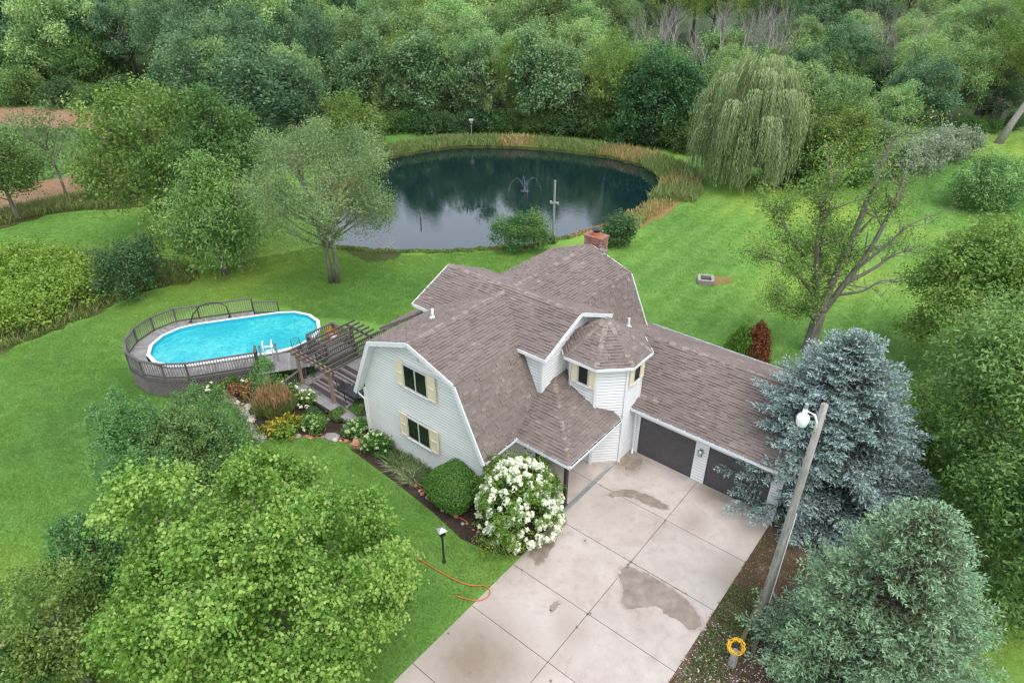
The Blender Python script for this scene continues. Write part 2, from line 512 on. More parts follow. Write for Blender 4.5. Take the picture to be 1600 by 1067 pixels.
def loop_edges(pts):
    vs_ = [bm.verts.new(q) for q in pts]
    return [bm.edges.new((vs_[i], vs_[(i+1) % len(vs_)])) for i in range(len(vs_))], vs_
e1, _ = loop_edges([Vector((-900,-200,0)), Vector((900,-200,0)), Vector((900,1400,0)), Vector((-900,1400,0))])
e2, lipv = loop_edges(pond_lip)
bmesh.ops.triangle_fill(bm, use_beauty=True, edges=e1+e2)
for f in list(bm.faces):
    c = f.calc_center_median()
    if f.normal.z < 0: f.normal_flip()
rows = [lipv]
for sc_, z in ((.985,-.30),(.955,-.55),(.90,-1.0)):
    rows.append([bm.verts.new(pc + (v-pc)*sc_ + Vector((0,0,z))) for v in pond_lip])
for r0, r1 in zip(rows, rows[1:]):
    for i in range(len(r0)):
        j = (i+1) % len(r0)
        try: bm.faces.new((r0[i], r0[j], r1[j], r1[i]))
        except ValueError: pass
bm.faces.new(rows[-1])
# no triangle may bridge the pond itself
lipset = set(lipv)
kill = [f for f in bm.faces if len(f.verts) == 3 and all(v in lipset for v in f.verts)]
def in_poly(x, y, poly):
    r = False; j = len(poly)-1
    for i in range(len(poly)):
        xi, yi, xj, yj = poly[i][0], poly[i][1], poly[j][0], poly[j][1]
        if (yi > y) != (yj > y) and x < (xj-xi)*(y-yi)/(yj-yi)+xi: r = not r
        j = i
    return r
kill = [f for f in kill if in_poly(*f.calc_center_median()[:2], pond_lip)]
bmesh.ops.delete(bm, geom=kill, context='FACES_ONLY')
me = bpy.data.meshes.new('ground'); bm.to_mesh(me); bm.free()
me.materials.append(M['lawn']); me.materials.append(M['rough_bank'])
for f in me.polygons:
    if f.center.z < -.05: f.material_index = 1
ground = tag(link('ground', me), kind='structure')

def sheet(name, poly, z, mat, kind='structure', parent=None):
    b_ = bmesh.new()
    f = b_.faces.new([b_.verts.new((q[0], q[1], z)) for q in poly])
    if f.normal.z < 0: f.normal_flip()
    f.normal_update()
    if f.normal.z < 0: f.normal_flip()
    bmesh.ops.triangulate(b_, faces=[f])
    m_ = bpy.data.meshes.new(name); b_.to_mesh(m_); b_.free()
    m_.materials.append(mat)
    o_ = link(name, m_, None, parent)
    if kind: o_['kind'] = kind
    return o_
water = sheet('pond_water', [pc + (v-pc)*.99 for v in pond_lip], -.28, M['pond_water'])
def pxloop(pts, per=5, jit=.06): return smooth_loop([G(*q) for q in pts], per, jit)
ff = [G(-260,158), G(60,164), G(182,172), G(215,225), G(400,215), G(560,196), G(700,200), G(860,207), G(985,224), G(1085,236), G(1180,262), G(1290,268), G(1390,262), G(1450,222), G(1540,205), G(1620,196), G(1950,190)]
ff = ff + [Vector((500,700,0)), Vector((-500,700,0))]
sheet('forest_floor', ff, .02, M['forest_floor'])
sheet('field_soil', [G(-260,164), G(60,168), G(182,176), G(200,260), G(180,318), G(100,326), G(0,342), G(-260,400)], .035, M['soil'])
sheet('field_crop', pxloop([(-260,202),(20,200),(95,203),(150,208),(150,245),(120,270),(60,285),(-20,300),(-260,330)], 4, .3), .055, M['crop'])
sheet('rough_bank', pxloop([(-150,405),(0,404),(90,398),(170,398),(250,405),(300,420),(300,442),(240,452),(190,470),(150,490),(90,515),(40,535),(-20,560),(-150,600)], 5, .2), .012, M['rough_bank'])
sheet('field_edge', pxloop([(-150,365),(0,335),(60,322),(150,306),(200,305),(230,320),(180,328),(90,334),(0,358),(-150,400)], 5, .2), .05, M['rough_bank'])
sheet('dry_shore', pxloop([(985,352),(1010,335),(1035,318),(1050,296),(1068,300),(1060,318),(1040,338),(1000,355)], 5, .15), .014, M['dry_turf'])
sheet('dry_patch', pxloop([(1112,434),(1130,432),(1146,436),(1140,443),(1118,446),(1100,447)], 5, .05), .012, M['dry_turf'])
sheet('bare_shore', pxloop([(540,388),(580,392),(625,394),(620,402),(585,410),(555,402)], 5, .1), .014, M['mud'])
bed = [(325,600),(350,620),(372,640),(394,657),(388,672),(412,684),(450,684),(480,681),(520,684),(552,692),(582,704)]
bed_w = [G(*q) for q in bed] + [hab(-20.9,13.35), hab(-17.5,13.2), hab(-15,13.0), hab(-13.1,12.7), hab(-11.6,13.0), hab(-10.75,13.55), hab(-10.72,16.2), hab(-13.6,16.2), hab(-13.6,14.72), hab(-20.9,14.72), hab(-21,17), hab(-28,16.5), G(432,588), G(380,590)]
sheet('mulch_bed', bed_w, .012, M['mulch'])
sheet('verge', [hab(-3.93,21.5), hab(-3.95,12.5), hab(-3.9,10.5), hab(-2.6,9.2), hab(-.6,9.5), hab(.6,12), hab(1.2,16), hab(1.2,21), hab(-1,22)], .012, M['litter'])

# ---------------------------------------------------------------- driveway of cast slabs
drive = empty('driveway', hab(-7.3, 13, 0), HYAW); tag(drive, kind='structure')
avals = [-10.7, -7.3, -3.9]
bvals = [2.2, 5.0, 7.85, 10.7, 13.05, 16.0, 18.77, 21.95]
def slab(a0, a1, b0, b1, cut=None):
    g_ = .011
    b_ = MB()
    P = [(a0+g_, b0+g_), (a1-g_, b0+g_), (a1-g_, b1-g_), (a0+g_, b1-g_)] if cut is None else cut
    b_.prism([(x+7.3, y-13) for x, y in P], -.12, .03, 0, random.random())
    o_ = b_.build('concrete_slab', M['concrete'], drive)
    return o_
for i in range(2):
    for j in range(len(bvals)-1):
        slab(avals[i], avals[i+1], bvals[j], bvals[j+1])
slab(-13.55, -10.7, 16.35, 18.77); slab(-13.55, -10.7, 18.77, 21.62)
0 and slab(-13.3, -10.7, 2.2, 7.85, [(-12.6,2.2),(-10.72,2.2),(-10.72,7.84),(-11.2,7.84)])
base = MB(); base.prism([(-10.65+7.3, 2.2-13), (-3.95+7.3, 2.2-13), (-3.95+7.3, 8.6), (-10.65+7.3, 8.6)], -.1, -.0+.014)
base.build('joint_sand', M['litter'], drive)
for pts in ([(968,893),(985,884),(1003,893),(1028,905),(1050,920),(1073,938),(1087,955),(1096,976),(1078,985),(1062,970),(1045,962),(1025,947),(1000,948),(980,950),(970,938),(974,918)],
            [(948,773),(965,766),(985,765),(1008,772),(1030,782),(1042,790),(1038,796),(1015,790),(995,780),(975,775),(958,776)],
            [(878,807),(884,818),(872,832),(866,850),(856,866),(848,879),(838,882),(834,872),(826,866),(836,852),(846,838),(862,820)],
            [(985,720),(1000,716),(1003,724),(992,734),(978,733)],
            [(866,942),(874,938),(872,948),(862,955),(860,948)]):
    pl = [drive.matrix_world]  # placeholder
    poly = smooth_loop([G(x, y, .034) for x, y in pts], 5, .035)
    inv = Matrix.Rotation(-HYAW, 4, 'Z') @ Matrix.Translation(-hab(-7.3, 13, 0))
    cen_ = sum(poly, Vector())/len(poly)
    sheet('damp_rim', [inv @ (cen_+(q-cen_)*(1+.10*random.uniform(.3,1.2))) for q in poly], .0325, M['damp_rim'], None, drive)
    sheet('damp_patch', [inv @ q for q in poly], .0345, M['damp'], None, drive)

# ---------------------------------------------------------------- house
M['siding'] = simple('siding', (.735,.735,.725), .5, .05, 1.2, 0, tint_amt=.03)
nt = M['siding'].node_tree; p = nt.nodes['Principled BSDF']
old = p.inputs['Base Color'].links[0].from_socket
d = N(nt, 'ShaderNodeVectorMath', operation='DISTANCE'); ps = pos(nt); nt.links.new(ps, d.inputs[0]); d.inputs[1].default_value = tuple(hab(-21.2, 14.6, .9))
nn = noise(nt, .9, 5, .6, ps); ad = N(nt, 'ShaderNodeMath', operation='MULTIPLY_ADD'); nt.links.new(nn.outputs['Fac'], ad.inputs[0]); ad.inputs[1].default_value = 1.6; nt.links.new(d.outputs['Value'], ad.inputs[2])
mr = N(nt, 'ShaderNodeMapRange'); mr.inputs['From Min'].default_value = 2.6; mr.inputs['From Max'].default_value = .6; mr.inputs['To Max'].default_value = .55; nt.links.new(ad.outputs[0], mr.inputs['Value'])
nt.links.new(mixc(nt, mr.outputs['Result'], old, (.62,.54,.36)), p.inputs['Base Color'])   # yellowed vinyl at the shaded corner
M['lap_shadow'] = simple('painted_lap_shadow', (.45,.46,.46), .7, .15, 4)  # darker grey paints the shadow line under each clapboard lap
M['trim'] = simple('white_trim', (.68,.69,.69), .45, .05, 3)
M['cream'] = simple('cream_shutter', (.72,.63,.45), .6, .06, 5)
M['window_frame'] = simple('window_frame', (.50,.48,.45), .5, .05, 5)
M['door_brown'] = simple('garage_door_brown', (.078,.072,.074), .55, .2, 3, .1, 60)
M['dark_metal'] = simple('dark_metal', (.025,.025,.027), .45, .1, 8)
M['grey_metal'] = simple('grey_metal', (.42,.44,.46), .35, .12, 6, metallic=.7)
M['post_brown'] = simple('post_brown', (.05,.042,.038), .6, .1, 5)
M['white_plastic'] = simple('white_plastic', (.78,.78,.77), .4, .04, 6)
M['litter_and_shade'] = simple('litter_shade_dark', (.03,.025,.02), .95, .4, 20)  # gutter litter and ash, also the painted shade behind the lattice
m, nt, p, out = new_mat('shingle')
ps = pos(nt)
at = N(nt, 'ShaderNodeAttribute', attribute_name='tint')
r1 = ramp(nt, [(0, (.118,.094,.082)), (.45, (.162,.131,.115)), (.8, (.196,.160,.142)), (1, (.25,.207,.18))]); nt.links.new(at.outputs['Fac'], r1.inputs['Fac'])
n1 = noise(nt, 60, 3, .7, ps); r2 = ramp(nt, [(.3, (.75,.75,.75)), (.7, (1.3,1.3,1.3))]); nt.links.new(n1.outputs['Fac'], r2.inputs['Fac'])
n2 = noise(nt, .5, 4, .6, ps); r3 = ramp(nt, [(.3, (.86,.85,.86)), (.7, (1.12,1.11,1.10))]); nt.links.new(n2.outputs['Fac'], r3.inputs['Fac'])
o = mixc(nt, .8, r1.outputs['Color'], r2.outputs['Color'], 'MULTIPLY'); o = mixc(nt, 1, o, r3.outputs['Color'], 'MULTIPLY')
nt.links.new(o, p.inputs['Base Color']); p.inputs['Roughness'].default_value = .9; p.inputs['Specular IOR Level'].default_value = .25
M['shingle'] = m
M['brick'] = simple('brick', (.26,.115,.085), .85, .3, 9, .3, 50, tint_amt=.35)
M['mortar'] = simple('mortar', (.30,.27,.25), .9, .15, 20)
M['clay'] = simple('clay', (.42,.13,.06), .8, .15, 12)
m, nt, p, out = new_mat('window_glass')
p.inputs['Base Color'].default_value = (.012,.016,.014,1); p.inputs['Roughness'].default_value = .03; p.inputs['IOR'].default_value = 1.5
nw = noise(nt, 1.2, 2, .5, pos(nt)); nt.links.new(bump(nt, nw.outputs['Fac'], .05, .02), p.inputs['Normal'])
M['glass'] = m

HC = (-17.2, 20.5)
house = empty('house', hab(HC[0], HC[1], 0), HYAW)
tag(house, 'white sided house with brown shingled gambrel roof, octagonal turret and attached garage', 'house')
def L(a, b, z): return Vector((a-HC[0], b-HC[1], z))
def LP(pts): return [L(*q) for q in pts]

# --- roofs -------------------------------------------------------
EXPO, TABW = .142, .31
shingle_cand = []
roof_parts = []
def clip(poly, a, b, c):
    """keep a*u+b*v+c >= 0"""
    o_ = []
    for i in range(len(poly)):
        P, Q = poly[i-1], poly[i]
        dp, dq = a*P[0]+b*P[1]+c, a*Q[0]+b*Q[1]+c
        if (dp >= 0) != (dq >= 0):
            t = dp/(dp-dq); o_.append((P[0]+(Q[0]-P[0])*t, P[1]+(Q[1]-P[1])*t))
        if dq >= 0: o_.append(Q)
    return o_
def area(poly):
    return abs(sum(poly[i-1][0]*poly[i][1]-poly[i][0]*poly[i-1][1] for i in range(len(poly))))/2
def roof_plane(part, mb, corners, thick=.10, slab_mb=None, patchy=0.0):
    """corners: local 3D polygon, first edge is the eave (left to right seen from outside), convex"""
    o = corners[0]; u = (corners[1]-corners[0]); u.normalize()
    n = None
    for k in range(2, len(corners)):
        w = corners[k]-o
        v = w - u*w.dot(u)
        if v.length > 1e-3: v.normalize(); break
    n = u.cross(v)
    if n.z < 0: n = -n
    P2 = [((c-o).dot(u), (c-o).dot(v)) for c in corners]
    # deck board under the shingles
    bot = [c - n*thick for c in corners]
    K = len(corners)
    slab_mb.grid(list(corners)+bot, [tuple(range(K)), tuple(range(2*K-1, K-1, -1))] + [(i, K+i, K+(i+1) % K, (i+1) % K) for i in range(K)])
    umin, umax = min(q[0] for q in P2), max(q[0] for q in P2); vmax = max(q[1] for q in P2)
    cw = 1 if sum(P2[i-1][0]*P2[i][1]-P2[i][0]*P2[i-1][1] for i in range(K)) > 0 else -1
    halfs = []
    for i in range(K):
        (x0, y0), (x1, y1) = P2[i-1], P2[i]
        a_, b_ = -(y1-y0)*cw, (x1-x0)*cw
        halfs.append((a_, b_, -(a_*x0+b_*y0)))
    # overhang the deck by a finger at the eave
    for j in range(int(math.ceil(vmax/EXPO))):
        v0 = j*EXPO - .012; v1 = v0+EXPO*1.08
        x = umin - random.random()*TABW if j % 2 else umin - TABW*.5*random.random()
        while x < umax:
            w = TABW*random.choice((.62,.8,1.0,1.0,1.15))
            rect = [(x+.0035, v0), (x+w-.0035, v0), (x+w-.0035, v1), (x+.0035, v1)]
            x += w
            poly = rect; full = True
            for h_ in halfs:
                if h_ is halfs[1] and abs(h_[0]) < 1e-6: continue   # free at the eave
                np_ = clip(poly, *h_)
                if len(np_) < 3: poly = []; break
                if len(np_) != len(poly) or area(np_) < area(poly)-1e-6: full = False
                poly = np_
            if len(poly) < 3 or area(poly) < .002: continue
            t = min(1, max(0, random.gauss(.48, .10)))
            if random.random() < .03: t = min(1, t+.3)
            th = random.choice((.014,.018,.024,.044,.05))
            top = [o+u*a_+v*b_+n*(.004+th*max(0, 1-(b_-v0)/(v1-v0))) for a_, b_ in poly]
            low = [o+u*a_+v*b_-n*.004 for a_, b_ in poly]
            if full:
                shingle_cand.append((part, o+u*x+v*v0, (top, low, t)))
            else:
                add_tab(mb, top, low, t)
def add_tab(mb, top, low, t):
    K = len(top)
    mb.grid(top+low, [tuple(range(K))] + [(i, K+i, K+(i+1) % K, (i+1) % K) for i in range(K)], 0, t)
def caps(part, p, q, n1, n2, w=.15, lift=.015):
    """overlapping cap shingles along a ridge or hip from p (low) to q (high); n1, n2 = outward horizontal-ish dirs down the two slopes"""
    d = (q-p); Ln = d.length; d.normalize()
    K = max(1, int(Ln/.16)); st = Ln/K
    vs_ = []
    for i in (0, 1):
        y = (-.012 if i == 0 else st*1.25); z = lift+.016 if i == 0 else lift
        vs_ += [Vector(n1)*w+d*y+Vector((0,0,z)), d*y+Vector((0,0,z+.012)), Vector(n2)*w+d*y+Vector((0,0,z))]
    ms = []
    for t in (.45, .6, .75, .9, 1.0):
        b_ = MB()
        b_.grid(vs_ + [v_-Vector((0,0,.02)) for v_ in vs_], [(0,1,4,3),(1,2,5,4),(6,7,1,0),(7,8,2,1),(6,0,3,9),(2,8,11,5)], 0, t)
        ms.append(b_.mesh('ridge_cap', M['shingle']))
    for k in range(K):
        o_ = link('ridge_cap', random.choice(ms), None, part)
        o_.location = p + d*(k*st)
def make_roof(name):
    return {'name': name, 'slab': MB(), 'tabs': MB(), 'caps': []}
def finish_roof(r, mat=None):
    r['obj'] = r['slab'].build(r['name'], M['shingle'], house)
    return r['obj']

AL, AR, RA = -21.2, -13.3, -17.25
BLa, BRa = -19.75, -14.75
B0, B1 = 14.35, 27.5
ZE, ZB, ZR = 2.70, 5.85, 6.74
main = make_roof('main_roof')
roofs = [main]
planes = []
def rp(r, pts, **k):
    planes.append((r, LP(pts)))
rp(main, [(AR,B0,ZE),(AR,B1,ZE),(BRa,B1,ZB),(BRa,B0,ZB)])
rp(main, [(BRa,B0,ZB),(BRa,B1,ZB),(RA,B1,ZR),(RA,B0,ZR)])
rp(main, [(BLa,B1,ZB),(BLa,B0,ZB),(RA,B0,ZR),(RA,B1,ZR)])
rp(main, [(AL,B1,ZE),(AL,B0,ZE),(BLa,B0,ZB),(BLa,B1,ZB)])
# cross gable over the middle
CB, CZ, CE = 20.68, 6.86, 5.72
cross = make_roof('cross_gable_roof'); roofs.append(cross)
rp(cross, [(-21.05,18.15,CE),(-13.2,18.15,CE),(-13.2,CB,CZ),(-21.05,CB,CZ)])
rp(cross, [(-13.2,23.21,CE),(-21.05,23.21,CE),(-21.05,CB,CZ),(-13.2,CB,CZ)])
# porch hip roof in front of the entry
porch = make_roof('porch_roof'); roofs.append(porch)
PA, PB, PE, PZ = -10.6, 16.38, 2.72, 4.08
AX, AY = -13.5, 19.28
rp(porch, [(-14.35,PB,PE),(PA,PB,PE),(AX,AY,PZ),(-14.35,AY,PZ)])
rp(porch, [(PA,PB,PE),(PA,20.25,PE),(AX,20.25,PZ),(AX,AY,PZ)])
# garage
garage = make_roof('garage_roof'); roofs.append(garage)
GB, GZ, GE = 24.9, 4.32, 2.70
rp(garage, [(-13.9,21.3,GE),(-3.6,21.3,GE),(-3.6,GB,GZ),(-13.9,GB,GZ)])
rp(garage, [(-3.6,28.5,GE),(-13.9,28.5,GE),(-13.9,GB,GZ),(-3.6,GB,GZ)])
# back porch roof on the far side
back = make_roof('back_porch_roof'); roofs.append(back)
rp(back, [(-24.2,23.0,3.1),(-24.2,18.4,3.1),(-20.8,18.4,5.2),(-20.8,23.0,5.2)])
# turret
turret = make_roof('turret_roof'); roofs.append(turret)
TC = (-12.27, 21.25)
def octo(ap, k):   # corner k of an octagon with flat sides on the axes
    r = ap/math.cos(math.pi/8); an = -math.pi/2 - math.pi/8 + k*math.pi/4
    return TC[0]+r*math.cos(an), TC[1]+r*math.sin(an)
TE, TZ, TAP = 5.36, 6.66, 1.90
for k in range(8):
    p0, p1 = octo(TAP, k), octo(TAP, k+1)
    rp(turret, [(p0[0],p0[1],TE),(p1[0],p1[1],TE),(TC[0],TC[1],TZ)])
for r, pts in planes:
    roof_plane(r, r['tabs'], pts, slab_mb=r['slab'])
for r in roofs: finish_roof(r)
# the nearest whole shingles are single pieces, the rest one mass per roof
camloc = Vector((0, 0, CAM_H))
hm = Matrix.Translation(hab(HC[0], HC[1], 0)) @ Matrix.Rotation(HYAW, 4, 'Z')
seen_roofs = (main, porch)
def facing(c):
    top = c[2][0]; n_ = (top[1]-top[0]).cross(top[2]-top[0]); 
    if n_.z < 0: n_ = -n_
    wc = hm @ c[1]
    return (hm.to_3x3() @ n_).dot(camloc-wc) > 0
order = sorted([c for c in shingle_cand if c[0] is main and c[1].x > L(-15,0,0).x and c[1].y < L(0,18,0).y and facing(c) and c[1].z > 3.0], key=lambda c: (hm @ c[1] - camloc).length)[:290]
chosen = set(id(c) for c in order)
for c in shingle_cand:
    if id(c) in chosen:
        top, low, t = c[2]
        b_ = MB(); o_ = top[0].copy()
        add_tab(b_, [q-o_ for q in top], [q-o_ for q in low], t)
        s_ = b_.build('shingle', M['shingle'], c[0]['obj']); s_.location = o_
    else:
        add_tab(c[0]['tabs'], *c[2])
for r in roofs:
    s_ = r['tabs'].build('shingle_field', M['shingle'], r['obj']); s_['kind'] = 'stuff'
# ridge and hip caps
def cap_line(r, p, q, s1, s2): caps(r['obj'], L(*p), L(*q), s1, s2)
sl = (ZR-ZB)/(RA-BLa)
cap_line(main, (RA,B0,ZR), (RA,B1,ZR), (-.98,0,-sl), (.98,0,-sl))
scg = (CZ-CE)/(CB-18.15)
cap_line(cross, (-21.05,CB,CZ), (-13.2,CB,CZ), (0,-.95,-scg), (0,.95,-scg))
sg = (GZ-GE)/(GB-21.3)
cap_line(garage, (-13.3,GB,GZ), (-3.6,GB,GZ), (0,-.95,-sg), (0,.95,-sg))
cap_line(porch, (PA,PB,PE), (AX,AY,PZ), (-.9,0,.0), (0,.9,.0))
for k in (7, 0, 1, 2, 3):
    p0 = octo(TAP, k); an = -math.pi/2 - math.pi/8 + k*math.pi/4
    tang = Vector((-math.sin(an), math.cos(an), 0))
    cap_line(turret, (p0[0],p0[1],TE), (TC[0],TC[1],TZ), tuple(-tang*.75+Vector((0,0,-.10))), tuple(tang*.75+Vector((0,0,-.10))))

# --- walls -------------------------------------------------------
def gam_profile(z, top_off=.12):
    """half-open a-range of the gambrel gable at height z, just under the roof deck"""
    zz = z+top_off
    if zz <= ZB:
        t = (zz-ZE)/(ZB-ZE); t = max(0, t)
        return (max(-20.9, AL+(BLa-AL)*t), min(-13.6, AR+(BRa-AR)*t))
    t = (zz-ZB)/(ZR-ZB); t = min(1, t)
    return (BLa+(RA-BLa)*t, BRa+(RA-BRa)*t)
WE = .15
def board_mesh(quad_lo, quad_hi, nrm, t):
    """quad_lo: two low points, quad_hi: two high points, clapboard tilts out at its lower edge"""
    n_ = Vector(nrm); b_ = MB()
    p0, p1 = [l_+(h_-l_)*.25+n_*.016 for l_, h_ in zip(quad_lo, quad_hi)]; p2, p3 = [q+n_*.004 for q in quad_hi]
    b0, b1 = [q+n_*.002 for q in quad_lo]
    o_ = p0.copy()
    b_.grid([q-o_ for q in (p0,p1,p3,p2,b0,b1)], [(0,1,2,3),(4,5,1,0)], 0, t)
    b_.m[-1] = 1  # bottom strip carries the painted lap shadow
    return b_, o_
n_boards = 0
def boards(wall, f, z0, z1, nrm, joined=False):
    """f(z) -> two local end points of a board at height z"""
    global n_boards
    K = int((z1-z0)/WE); mb_all = MB()
    for k in range(K+1):
        za, zb = z0+k*WE, min(z1, z0+(k+1)*WE+.004)
        if zb-za < .02: continue
        lo, hi = f(za), f(zb)
        if lo is None or hi is None: continue
        b_, o_ = board_mesh(lo, hi, nrm, random.random())
        if joined:
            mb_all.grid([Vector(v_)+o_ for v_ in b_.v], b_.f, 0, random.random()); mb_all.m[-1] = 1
        else:
            s_ = b_.build('siding_board', [M['siding'], M['lap_shadow']], wall); s_.location = o_; n_boards += 1
    if joined and mb_all.f:
        s_ = mb_all.build('siding_field', [M['siding'], M['lap_shadow']], wall); s_['kind'] = 'stuff'
# main block core
core = MB()
prof = [(-20.9,.0),(-13.6,.0),(-13.6,2.9),(BRa-.05,ZB-.16),(RA,ZR-.16),(BLa+.05,ZB-.16),(-20.9,2.9)]
vs_ = [L(a,14.72,z) for a, z in prof] + [L(a,27.2,z) for a, z in prof]
Kp = len(prof)
core.grid(vs_, [tuple(range(Kp)), tuple(range(2*Kp-1, Kp-1, -1))] + [(i, Kp+i, Kp+(i+1) % Kp, (i+1) % Kp) for i in range(Kp)])
gw = core.build('wall', M['siding'], house)
boards(gw, lambda z: (L(gam_profile(z)[0],14.72,z), L(gam_profile(z)[1],14.72,z)), .18, 6.5, (0,-1,0))
found = MB(); found.box(L(-17.25,14.70,.08), (7.34,.10,.17)); found.build('foundation', M['mortar'], house)
# right hand wall under the eave, and the entry recess
boards(gw, lambda z: (L(-13.6,14.72,z), L(-13.6,20.2,z)), .18, 2.72, (1,0,0), True)
for a_ in (-20.9, -13.6):
    cb = MB(); cb.box(L(a_, 14.69, 1.45), (.13,.13,2.7)); cb.build('corner_board', M['trim'], gw)
# cross gable end walls
dc = MB()
for a0, a1 in ((-14.6,-13.55),(-21.0+.3,-19.6)):
    pr = [(18.42,3.0),(22.95,3.0),(22.95,CE-.02),(CB,CZ-.14),(18.42,CE-.02)]
    vs_ = [L(a0,b,z) for b, z in pr] + [L(a1,b,z) for b, z in pr]
    dc.grid(vs_, [tuple(range(5)), tuple(range(9,4,-1))] + [(i, 5+i, 5+(i+1) % 5, (i+1) % 5) for i in range(5)])
dw = dc.build('cross_gable_wall', M['siding'], house)
def dprof(z):
    if z <= CE-.05: return 18.42, 22.95
    t = (z-(CE-.05))/(CZ-.14-CE+.05); return 18.42+(CB-18.42)*t, 22.95+(CB-22.95)*t
boards(dw, lambda z: (L(-13.55,dprof(z)[0],z), L(-13.55,dprof(z)[1],z)), 3.9, 6.6, (1,0,0))
def dside(z):
    a_in = BRa if z > ZB else AR+(BRa-AR)*(z-ZE)/(ZB-ZE)
    return (L(a_in-.1,18.42,z), L(-13.55,18.42,z))
boards(dw, dside, 3.4, CE-.05, (0,-1,0))
boards(dw, lambda z: (L(-20.7,18.42,z), L(-19.2,18.42,z)), 3.9, CE-.05, (0,-1,0), True)
cb = MB(); cb.box(L(-13.53, 18.40, 4.75), (.13,.13,1.8)); cb.build('corner_board', M['trim'], dw)
# turret body
tb = MB()
WAP = 1.57
corn = [octo(WAP, k) for k in range(8)]
tb.prism([(c[0]-HC[0], c[1]-HC[1]) for c in corn], 0.0, TE)
tw = tb.build('turret_wall', M['siding'], house)
for k in (0, 1, 2):
    c0, c1 = corn[k], corn[k+1]
    an = -math.pi/2 + k*math.pi/4
    nr = (math.cos(an), math.sin(an), 0)
    boards(tw, lambda z, c0=c0, c1=c1: (L(c0[0],c0[1],z), L(c1[0],c1[1],z)), .06, TE-.02, nr)
boards(tw, lambda z: (L(corn[7][0],corn[7][1],z), L(corn[0][0],corn[0][1],z)), 3.2, TE-.02, (math.cos(-math.pi*.75), math.sin(-math.pi*.75), 0), True)
for k in (0, 1, 2, 3):
    cb = MB(); cb.box(L(corn[k][0], corn[k][1], TE/2), (.12,.12,TE-.02), Matrix.Rotation(-math.pi/8+k*math.pi/4, 3, 'Z')); cb.build('corner_board', M['trim'], tw)
sk = MB()
for k in range(8):
    p0, p1, q0, q1 = octo(TAP,k), octo(TAP,k+1), octo(1.5,k), octo(1.5,k+1)
    sk.face([L(*p0,TE-.09), L(*p1,TE-.09), L(*q1,TE-.09), L(*q0,TE-.09)])
    sk.bar(L(*octo(TAP+.02,k),TE-.06), L(*octo(TAP+.02,k+1),TE-.06), .05, .13)
sk.build('turret_fascia', M['trim'], house)
# garage
gc = MB()
ga0, ga1, gb0, gb1 = -13.55, -3.9, 21.66, 28.2
for (x0, x1, z0, z1) in ((-11.0,-10.35,0,2.62),(-7.65,-7.05,0,2.62),(-4.35,-3.9,0,2.62),(-10.35,-7.65,2.13,2.62),(-7.05,-4.35,2.13,2.62)):
    gc.box(L((x0+x1)/2, gb0+.08, (z0+z1)/2), (x1-x0, .16, z1-z0))
pr = [(gb0+.16,0),(gb1,0),(gb1,2.75),(GB,4.2),(gb0+.16,2.75)]
for a_ in (-4.05,):
    vs_ = [L(a_,b,z) for b, z in pr] + [L(-3.9,b,z) for b, z in pr]
    gc.grid(vs_, [tuple(range(5)), tuple(range(9,4,-1))] + [(i, 5+i, 5+(i+1) % 5, (i+1) % 5) for i in range(5)])
gc.box(L(-8.7, gb1-.05, 1.35), (9.4,.1,2.7))
gcw = gc.build('garage_wall', M['trim'], house)
boards(gcw, lambda z: (L(-7.64,gb0,z), L(-7.06,gb0,z)), .05, 2.1, (0,-1,0))
boards(gcw, lambda z: (L(-10.62,gb0,z), L(-10.42,gb0,z)), .05, 2.6, (0,-1,0), True)
boards(gcw, lambda z: (L(-4.30,gb0,z), L(-3.9,gb0,z)), .05, 2.1, (0,-1,0), True)
for x0 in (-10.35, -7.05):
    gd = empty('garage_door', L(x0+1.35, gb0+.10, 0)); gd.parent = house
    for k in range(4):
        b_ = MB(); h_ = .525
        b_.box((0, 0, .035+h_*k+h_/2), (2.68, .05, h_-.008))
        for g_ in range(3):
            b_.box((0, -.028, .035+h_*k+h_*(g_+.5)/3), (2.66, .012, h_/3-.012))
        b_.build('panel', M['door_brown'], gd)
    fr = MB()
    for sx_ in (-1, 1): fr.box((sx_*1.36, -.03, 1.08), (.06,.04,2.13))
    fr.box((0, -.03, 2.15), (2.78,.04,.05)); fr.build('door_frame', M['dark_metal'], gd)
    fr = MB(); fr.box((0, -.02, .034), (2.70,.05,.03)); fr.build('weather_strip', M['dark_metal'], gd)
# --- trim: rakes, gutters, downspouts -----------------------------
tr_ = MB()
rk = [(AL,ZE),(BLa,ZB),(RA,ZR),(BRa,ZB),(AR,ZE)]
for (a0, z0), (a1, z1) in zip(rk, rk[1:]):
    tr_.bar(L(a0,B0-.02,z0-.10), L(a1,B0-.02,z1-.10), .05, .20, (0,0,1) if abs(z1-z0) < 1.5 else (1,0,0))
    d_ = Vector((a1-a0, 0, z1-z0)).normalized(); nn = Vector((-d_.z, 0, d_.x))
    if nn.z < 0: nn = -nn
    q0, q1 = L(a0,B0,z0)-nn*.13, L(a1,B0,z1)-nn*.13
    tr_.face([q0, q1, q1+Vector((0,.37,0)), q0+Vector((0,.37,0))])
    tr_.bar(L(a0,B1+.02,z0-.10), L(a1,B1+.02,z1-.10), .05, .20, (0,0,1) if abs(z1-z0) < 1.5 else (1,0,0))
tr_.build('rake_board', M['trim'], house)
